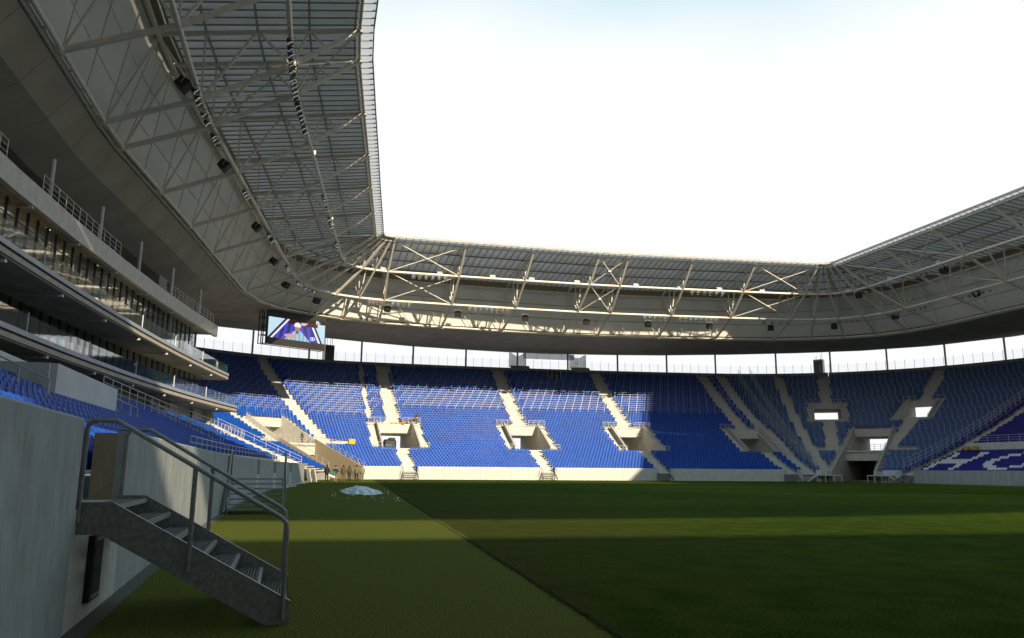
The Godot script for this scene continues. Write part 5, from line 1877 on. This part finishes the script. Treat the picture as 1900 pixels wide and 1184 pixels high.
	# yellow tubs at the side stand
	for k in 2:
		var tb := thing("yellow_tub", ["yellow tub on the walkway above the lettering seats, round", "yellow tub on the walkway against the concrete wall"][k], "tub", p3(u_right(-96.6 + k * 1.4), 7.6, fl(7.4) + 0.8), 0.0)
		mb = MB.new(); mb.lathe(Vector3.ZERO, [Vector2(0.3, 0.0), Vector2(0.40, 0.25), Vector2(0.42, 0.45), Vector2(0.30, 0.54), Vector2(0.0, 0.56)], 12); part("body", mb, M.yellow, tb)
		mb = MB.new(); mb.lathe(Vector3(0, 0.42, 0), [Vector2(0.47, 0.0), Vector2(0.47, 0.06), Vector2(0.44, 0.07)], 12); part("rim", mb, M.orange, tb)
	# black covered machine in the first vomitory
	var vm := thing("covered_machine", "black covered machine standing in the first vomitory opening", "machine", lp(aisles_u[0], -1.5, 11.0, fl(8.9) - 0.1), 0.2)
	mb = MB.new(); mb.cham(Vector3(0, 0.75, 0), Vector3(1.9, 1.5, 1.1), 0.22); part("cover", mb, M.black, vm)
	mb = MB.new(); mb.cham(Vector3(0.3, 1.6, 0), Vector3(1.0, 0.3, 0.7), 0.1); part("bulge", mb, M.black, vm)
	mb = MB.new(); mb.box(Vector3(-0.3, 0.6, 0.56), Vector3(1.0, 0.25, 0.03)); part("label_strip", mb, plain(Color(.02, .10, .05), 0.6), vm)
	# boards leaning on the end of the main stand wall
	for k in 2:
		var z := -87.2 - k * 0.5
		var lb := thing("leaning_board", ["pale board leaning on the end of the main stand wall", "narrow dark edged board leaning on the wall end behind"][k], "board", Vector3(xw(-87.0) + 0.55 + k * 0.5, 0, z), 0.5)
		mb = MB.new(); mb.box(Vector3(0, 0.68, 0), Vector3(0.06, 1.38, 0.8), Basis(Vector3.BACK, 0.22)); part("sheet", mb, M.white_plastic, lb)
		mb = MB.new(); mb.box(Vector3(0.02, 0.68, 0.42), Vector3(0.08, 1.38, 0.05), Basis(Vector3.BACK, 0.22)); part("edge", mb, M.rail_dark, lb)
	# exit signs hung under the terrace slab
	for z in [-38.4, -62.0, -79.0]:
		var es := thing("exit_sign", "%s green sign under the terrace slab, counted toward the video screen" % nth([-38.4, -62.0, -79.0].find(z) + 1), "sign", Vector3(x_top(z) - 0.9, 14.0, z), 0.0, "green signs under the terrace slab")
		mb = MB.new(); mb.box(Vector3(0, 0.12, 0), Vector3(0.08, 0.26, 0.62)); part("plate", mb, plain(Color(.05, .22, .10), 0.5), es)
		mb = MB.new()
		for q in [-0.2, 0.2]: mb.tube(Vector3(0, 0.25, q), Vector3(0, 1.85, q), 0.02, 5)
		part("rods", mb, M.rail_dark, es)
	# pale V strut on the upper balcony end
	var vs := thing("v_strut", "pale V shaped strut behind the glass at the balcony end", "strut", Vector3(x_mid(-87.5) - 0.45, 11.25, -87.5))
	for s in [-1.0, 1.0]:
		mb = MB.new(); mb.beam(Vector3(0, 0, 0), Vector3(0, 1.35, s * 0.45), 0.08, 0.08); part("arm", mb, M.panel_white, vs)
	# blue flags inside the glazed levels
	for q in [[x_low, 8.0, -42.0, "blue cloth hung behind the lower glazing of main stand"], [x_mid, 11.6, -78.5, "blue cloth hung behind the upper glazing of main stand"]]:
		var fx: Callable = q[0]
		var fg := thing("blue_cloth", q[3], "cloth", Vector3(float(fx.call(q[2])) - 3.4, q[1], q[2]))
		mb = MB.new()
		for i in 10:
			var za := -i * 0.35; var zb := -(i + 1) * 0.35
			var xa := 0.1 * sin(i * 1.4); var xb := 0.1 * sin((i + 1) * 1.4)
			var t := Vector3(-0.02, 0, 0)
			mb.hexa([Vector3(xa, 0.6, za), Vector3(xb, 0.6, zb), Vector3(xb, 0.6, zb) + t, Vector3(xa, 0.6, za) + t, Vector3(xa, 2.6, za), Vector3(xb, 2.6, zb), Vector3(xb, 2.6, zb) + t, Vector3(xa, 2.6, za) + t])
		part("fabric", mb, plain(Color(.05, .06, .30), 0.8), fg)
		mb = MB.new(); mb.tube(Vector3(0, 2.65, 0.1), Vector3(0, 2.65, -3.6), 0.03, 6); part("pole", mb, M.rail_dark, fg)

# ---------------------------------------------------------------- people
# One skin round a posed skeleton: tapered capsules joined by a smooth minimum, meshed as surface nets.
func person_mesh(pose: Dictionary, cell: float) -> ArrayMesh:
	var J: Dictionary = pose.j
	# bones: from, to, r0, r1, colour key
	var bones := []
	for b in pose.bones: bones.append([J[b[0]], J[b[1]], b[2], b[3], b[4]])
	var lo := Vector3(1e9, 1e9, 1e9); var hi := -lo
	for b in bones:
		for e in [[b[0], b[2]], [b[1], b[3]]]:
			var rr: Vector3 = Vector3.ONE * float(e[1] + cell * 2.0)
			lo = lo.min(e[0] - rr); hi = hi.max(e[0] + rr)
	var nx := int((hi.x - lo.x) / cell) + 2; var ny := int((hi.y - lo.y) / cell) + 2; var nz := int((hi.z - lo.z) / cell) + 2
	var f := PackedFloat32Array(); f.resize(nx * ny * nz); f.fill(1.0)
	var own := PackedByteArray(); own.resize(nx * ny * nz)
	var best := PackedFloat32Array(); best.resize(nx * ny * nz); best.fill(9.0)
	var k := 0.045
	for bi in bones.size():
		var b: Array = bones[bi]
		var p0: Vector3 = b[0]; var p1: Vector3 = b[1]
		var d := p1 - p0
		var dd := maxf(d.length_squared(), 1e-6)
		var R := maxf(b[2], b[3]) + 0.10
		var a0 := (p0.min(p1) - Vector3.ONE * R - lo) / cell; var a1 := (p0.max(p1) + Vector3.ONE * R - lo) / cell
		for i in range(maxi(0, int(a0.x)), mini(nx, int(a1.x) + 1)):
			for j in range(maxi(0, int(a0.y)), mini(ny, int(a1.y) + 1)):
				for l in range(maxi(0, int(a0.z)), mini(nz, int(a1.z) + 1)):
					var p := lo + Vector3(i, j, l) * cell
					var t := clampf((p - p0).dot(d) / dd, 0.0, 1.0)
					var s := p.distance_to(p0 + d * t) - lerpf(b[2], b[3], t)
					var at := (i * ny + j) * nz + l
					var o := f[at]
					var h := clampf(0.5 + 0.5 * (o - s) / k, 0.0, 1.0)
					f[at] = lerpf(o, s, h) - k * h * (1.0 - h)
					if s < best[at]:
						best[at] = s; own[at] = bi
	var id := {}
	var vs := PackedVector3Array(); var cs := PackedColorArray()
	for i in nx - 1:
		for j in ny - 1:
			for l in nz - 1:
				var at := (i * ny + j) * nz + l
				var neg := 0
				var sum := Vector3.ZERO; var cnt := 0
				var v := []
				for c in 8: v.append(f[at + (c & 1) * ny * nz + ((c >> 1) & 1) * nz + (c >> 2)])
				for c in 8:
					if v[c] < 0.0: neg += 1
				if neg == 0 or neg == 8: continue
				for e in [[0, 1], [2, 3], [4, 5], [6, 7], [0, 2], [1, 3], [4, 6], [5, 7], [0, 4], [1, 5], [2, 6], [3, 7]]:
					var x: float = v[e[0]]; var y: float = v[e[1]]
					if (x < 0.0) == (y < 0.0): continue
					var t := x / (x - y)
					var c0 := Vector3(e[0] & 1, (e[0] >> 1) & 1, e[0] >> 2); var c1 := Vector3(e[1] & 1, (e[1] >> 1) & 1, e[1] >> 2)
					sum += c0.lerp(c1, t); cnt += 1
				id[at] = vs.size()
				vs.append(lo + (Vector3(i, j, l) + sum / cnt) * cell)
				cs.append(pose.col[bones[own[at]][4]])
	var st := SurfaceTool.new()
	st.begin(Mesh.PRIMITIVE_TRIANGLES)
	st.set_smooth_group(0)
	for n in vs.size():
		st.set_color(cs[n]); st.add_vertex(vs[n])
	var sx := ny * nz; var sy := nz
	for at in id:
		var i: int = at / sx; var j: int = (at / sy) % ny; var l: int = at % nz
		if i == 0 or j == 0 or l == 0: continue
		for q in [[sx, sy, 1], [sy, 1, sx], [1, sx, sy]]:
			var o0 := f[at] < 0.0; var o1: bool = f[at + q[0]] < 0.0
			if o0 == o1: continue
			var a: int = id.get(at, -1); var b: int = id.get(at - q[1], -1); var c: int = id.get(at - q[1] - q[2], -1); var d: int = id.get(at - q[2], -1)
			if a < 0 or b < 0 or c < 0 or d < 0: continue
			var ord := [a, b, c, a, c, d] if o0 else [a, c, b, a, d, c]
			for x in ord: st.add_index(x)
	st.generate_normals()
	return st.commit()

func pose_of(hgt: float, stride: float, arms: float, turn_head: float, col: Dictionary, bulk := 1.0, arm_fwd := 0.0) -> Dictionary:
	var s := hgt / 1.80
	var j := {}
	var p := func(n: String, x: float, y: float, z: float) -> void: j[n] = Vector3(x, y, z) * s
	# walks away from the camera: forward is -z
	p.call("hip", 0, .96, 0); p.call("waist", 0, 1.10, 0); p.call("chest", 0, 1.32, -.02); p.call("collar", 0, 1.46, -.02)
	p.call("neck", 0, 1.53, -.03); p.call("head", 0, 1.63, -.045); p.call("crown", 0, 1.71, -.03)
	p.call("nose", sin(turn_head) * .09, 1.63, -.045 - cos(turn_head) * .105)
	for sd in [-1.0, 1.0]:
		var n := "l" if sd < 0 else "r"
		var st: float = stride * sd
		p.call(n + "hip", .095 * sd, .93, 0)
		p.call(n + "knee", .105 * sd, .50, -st * .55 - .03)
		p.call(n + "ankle", .105 * sd, .09 + maxf(0.0, -st) * .10, -st * .75 + maxf(0.0, -st) * .18)
		p.call(n + "toe", .125 * sd, .04 + maxf(0.0, -st) * .04, -st * .75 + maxf(0.0, -st) * .18 - .17)
		p.call(n + "sho", .185 * sd, 1.42, 0)
		p.call(n + "elb", (.235 + .03 * arms) * sd, 1.13, .06 + st * .20 - arm_fwd * .16)
		p.call(n + "wri", (.225 + .02 * arms - .06 * arm_fwd) * sd, .90 + .16 * arm_fwd, -.02 + st * .30 - arm_fwd * .34)
		p.call(n + "han", (.22 + .02 * arms - .06 * arm_fwd) * sd, .82 + .17 * arm_fwd, -.05 + st * .34 - arm_fwd * .40)
	var b := bulk
	var bones := [["hip", "waist", .150 * b * s, .150 * b * s, "jacket"], ["waist", "chest", .150 * b * s, .175 * b * s, "jacket"], ["chest", "collar", .165 * b * s, .11 * b * s, "jacket2"],
		["collar", "neck", .075 * s, .062 * s, "skin"], ["neck", "head", .062 * s, .09 * s, "hair"], ["head", "crown", .098 * s, .088 * s, "hair"], ["head", "nose", .07 * s, .018 * s, "skin"]]
	for n in ["l", "r"]:
		bones.append([n + "hip", n + "knee", .098 * s, .066 * s, "trousers"])
		bones.append([n + "knee", n + "ankle", .068 * s, .052 * s, "trousers"])
		bones.append([n + "ankle", n + "toe", .050 * s, .036 * s, "shoe"])
		bones.append(["collar", n + "sho", .085 * b * s, .078 * b * s, "jacket2"])
		bones.append([n + "sho", n + "elb", .074 * b * s, .060 * b * s, "jacket"])
		bones.append([n + "elb", n + "wri", .060 * b * s, .044 * s, "jacket"])
		bones.append([n + "wri", n + "han", .036 * s, .032 * s, "skin"])
	return {j = j, bones = bones, col = col}

func fingers(pose: Dictionary) -> Dictionary:
	# a curled hand at each wrist: four unequal fingers and a thumb from the side of the palm
	for n in ["l", "r"]:
		var h: Vector3 = pose.j[n + "han"]; var w: Vector3 = pose.j[n + "wri"]
		var d := (h - w).normalized()
		var f := Vector3(0, 0, -1); f = (f - d * f.dot(d)).normalized()
		var sd := -1.0 if n == "l" else 1.0
		for k in 4:
			var base := h + f * (0.030 - 0.020 * k)
			var key: String = n + "f%d" % k
			pose.j[key + "a"] = base
			pose.j[key + "b"] = base + d * ([0.05, 0.056, 0.052, 0.042][k]) + Vector3(-sd * 0.012, 0, 0)
			pose.j[key + "c"] = pose.j[key + "b"] + d * 0.018 + Vector3(-sd * 0.03, 0, 0)
			pose.bones.append([key + "a", key + "b", .011, .010, "skin"])
			pose.bones.append([key + "b", key + "c", .010, .008, "skin"])
		pose.j[n + "ta"] = w.lerp(h, 0.45) + f * 0.03
		pose.j[n + "tb"] = h + f * 0.06
		pose.bones.append([n + "ta", n + "tb", .013, .010, "skin"])
	return pose

func build_people() -> void:
	var skin := Color(.34, .20, .14)
	# x, z, height, stride, clothing, label
	var list := [
		[-3.05, -88.6, 1.86, 0.10, {jacket = Color(.010, .012, .018), jacket2 = Color(.010, .012, .018), trousers = Color(.008, .008, .010), shoe = Color(.01, .01, .01), skin = skin, hair = Color(.02, .015, .012)}, "person in black coat and trousers walking, holding the green board", 1.02, 0.5],
		[-2.15, -89.6, 1.80, 0.22, {jacket = Color(.016, .020, .035), jacket2 = Color(.20, .21, .24), trousers = Color(.20, .16, .12), shoe = Color(.02, .018, .015), skin = skin, hair = Color(.03, .022, .016)}, "person in navy jacket with pale shoulders and beige trousers", 1.05, 0.4],
		[-1.32, -89.2, 1.84, 0.16, {jacket = Color(.075, .058, .036), jacket2 = Color(.075, .058, .036), trousers = Color(.085, .068, .045), shoe = Color(.02, .018, .015), skin = skin, hair = Color(.02, .015, .012)}, "person in brown jacket and brown trousers walking away", 1.10, 0.2],
		[-0.72, -98.0, 1.80, 0.14, {jacket = Color(.06, .05, .035), jacket2 = Color(.06, .05, .035), trousers = Color(.010, .010, .012), shoe = Color(.01, .01, .01), skin = skin, hair = Color(.02, .015, .012)}, "person in brown jacket and black trousers, farther away in the group", 1.0, 0.1],
		[-0.12, -99.0, 1.78, 0.20, {jacket = Color(.19, .18, .16), jacket2 = Color(.19, .18, .16), trousers = Color(.14, .13, .11), shoe = Color(.03, .03, .03), skin = skin, hair = Color(.12, .08, .05)}, "person in pale grey clothes half hidden between two others", 0.98, 0.1],
		[0.12, -90.4, 1.86, 0.14, {jacket = Color(.12, .115, .085), jacket2 = Color(.12, .115, .085), trousers = Color(.012, .010, .012), shoe = Color(.01, .01, .01), skin = skin, hair = Color(.015, .012, .010)}, "person in khaki jacket and black trousers with dark hair", 1.10, 0.25],
		[0.80, -97.0, 1.82, 0.12, {jacket = Color(.20, .19, .15), jacket2 = Color(.20, .19, .15), trousers = Color(.15, .14, .12), shoe = Color(.03, .03, .03), skin = skin, hair = Color(.16, .14, .12)}, "person in light khaki jacket and grey trousers, beside the end wall", 1.10, 0.2]]
	for q in list:
		var o := thing("person", q[5], "person", Vector3(q[0], 0.0, q[1]), rng.randf_range(-0.2, 0.2), "group of people walking toward the corner tunnel")
		var pose := pose_of(q[2], q[3], 0.5, rng.randf_range(-0.5, 0.5), q[4], q[6], q[7])
		put("body", person_mesh(fingers(pose), 0.024), M.vc, o)
	# a worker standing at the landing and one by the corner opening
	var wk := thing("person", "worker in dark clothes standing on the first vomitory landing", "person", lp(aisles_u[0], 3.6, 17.6, fl(17.4) + 0.25), 0.6)
	put("body", person_mesh(fingers(pose_of(1.76, 0.05, 0.8, 0.3, {jacket = Color(.03, .03, .035), jacket2 = Color(.05, .05, .05), trousers = Color(.03, .03, .04), shoe = Color(.01, .01, .01), skin = skin, hair = Color(.05, .03, .02)}, 1.05, 0.6)), 0.026), M.vc, wk)
	var w2 := thing("person", "person in dark clothes standing by the rail of the corner terrace", "person", lp(u_angle(45.0, false), 1.2, 10.4, fl(9.8) - 0.1), 2.6)
	put("body", person_mesh(fingers(pose_of(1.76, 0.03, 0.8, 0.0, {jacket = Color(.03, .02, .02), jacket2 = Color(.04, .03, .03), trousers = Color(.02, .02, .02), shoe = Color(.01, .01, .01), skin = skin, hair = Color(.03, .02, .02)}, 1.0, 0.3)), 0.026), M.vc, w2)
	# the board carried between the first two people: green with a white band
	var bd := thing("carried_board", "green and white board carried between two people", "board", Vector3(-2.62, 0.55, -89.25), 0.35)
	var mb := MB.new(); mb.box(Vector3(0, 0.42, 0), Vector3(0.95, 0.55, 0.05), Basis(Vector3.BACK, -0.35)); part("panel", mb, plain(Color(.012, .07, .03), 0.5), bd)
	mb = MB.new(); mb.box(Vector3(-0.02, 0.10, 0.0), Vector3(1.0, 0.16, 0.07), Basis(Vector3.BACK, -0.35)); part("white_band", mb, M.white_plastic, bd)
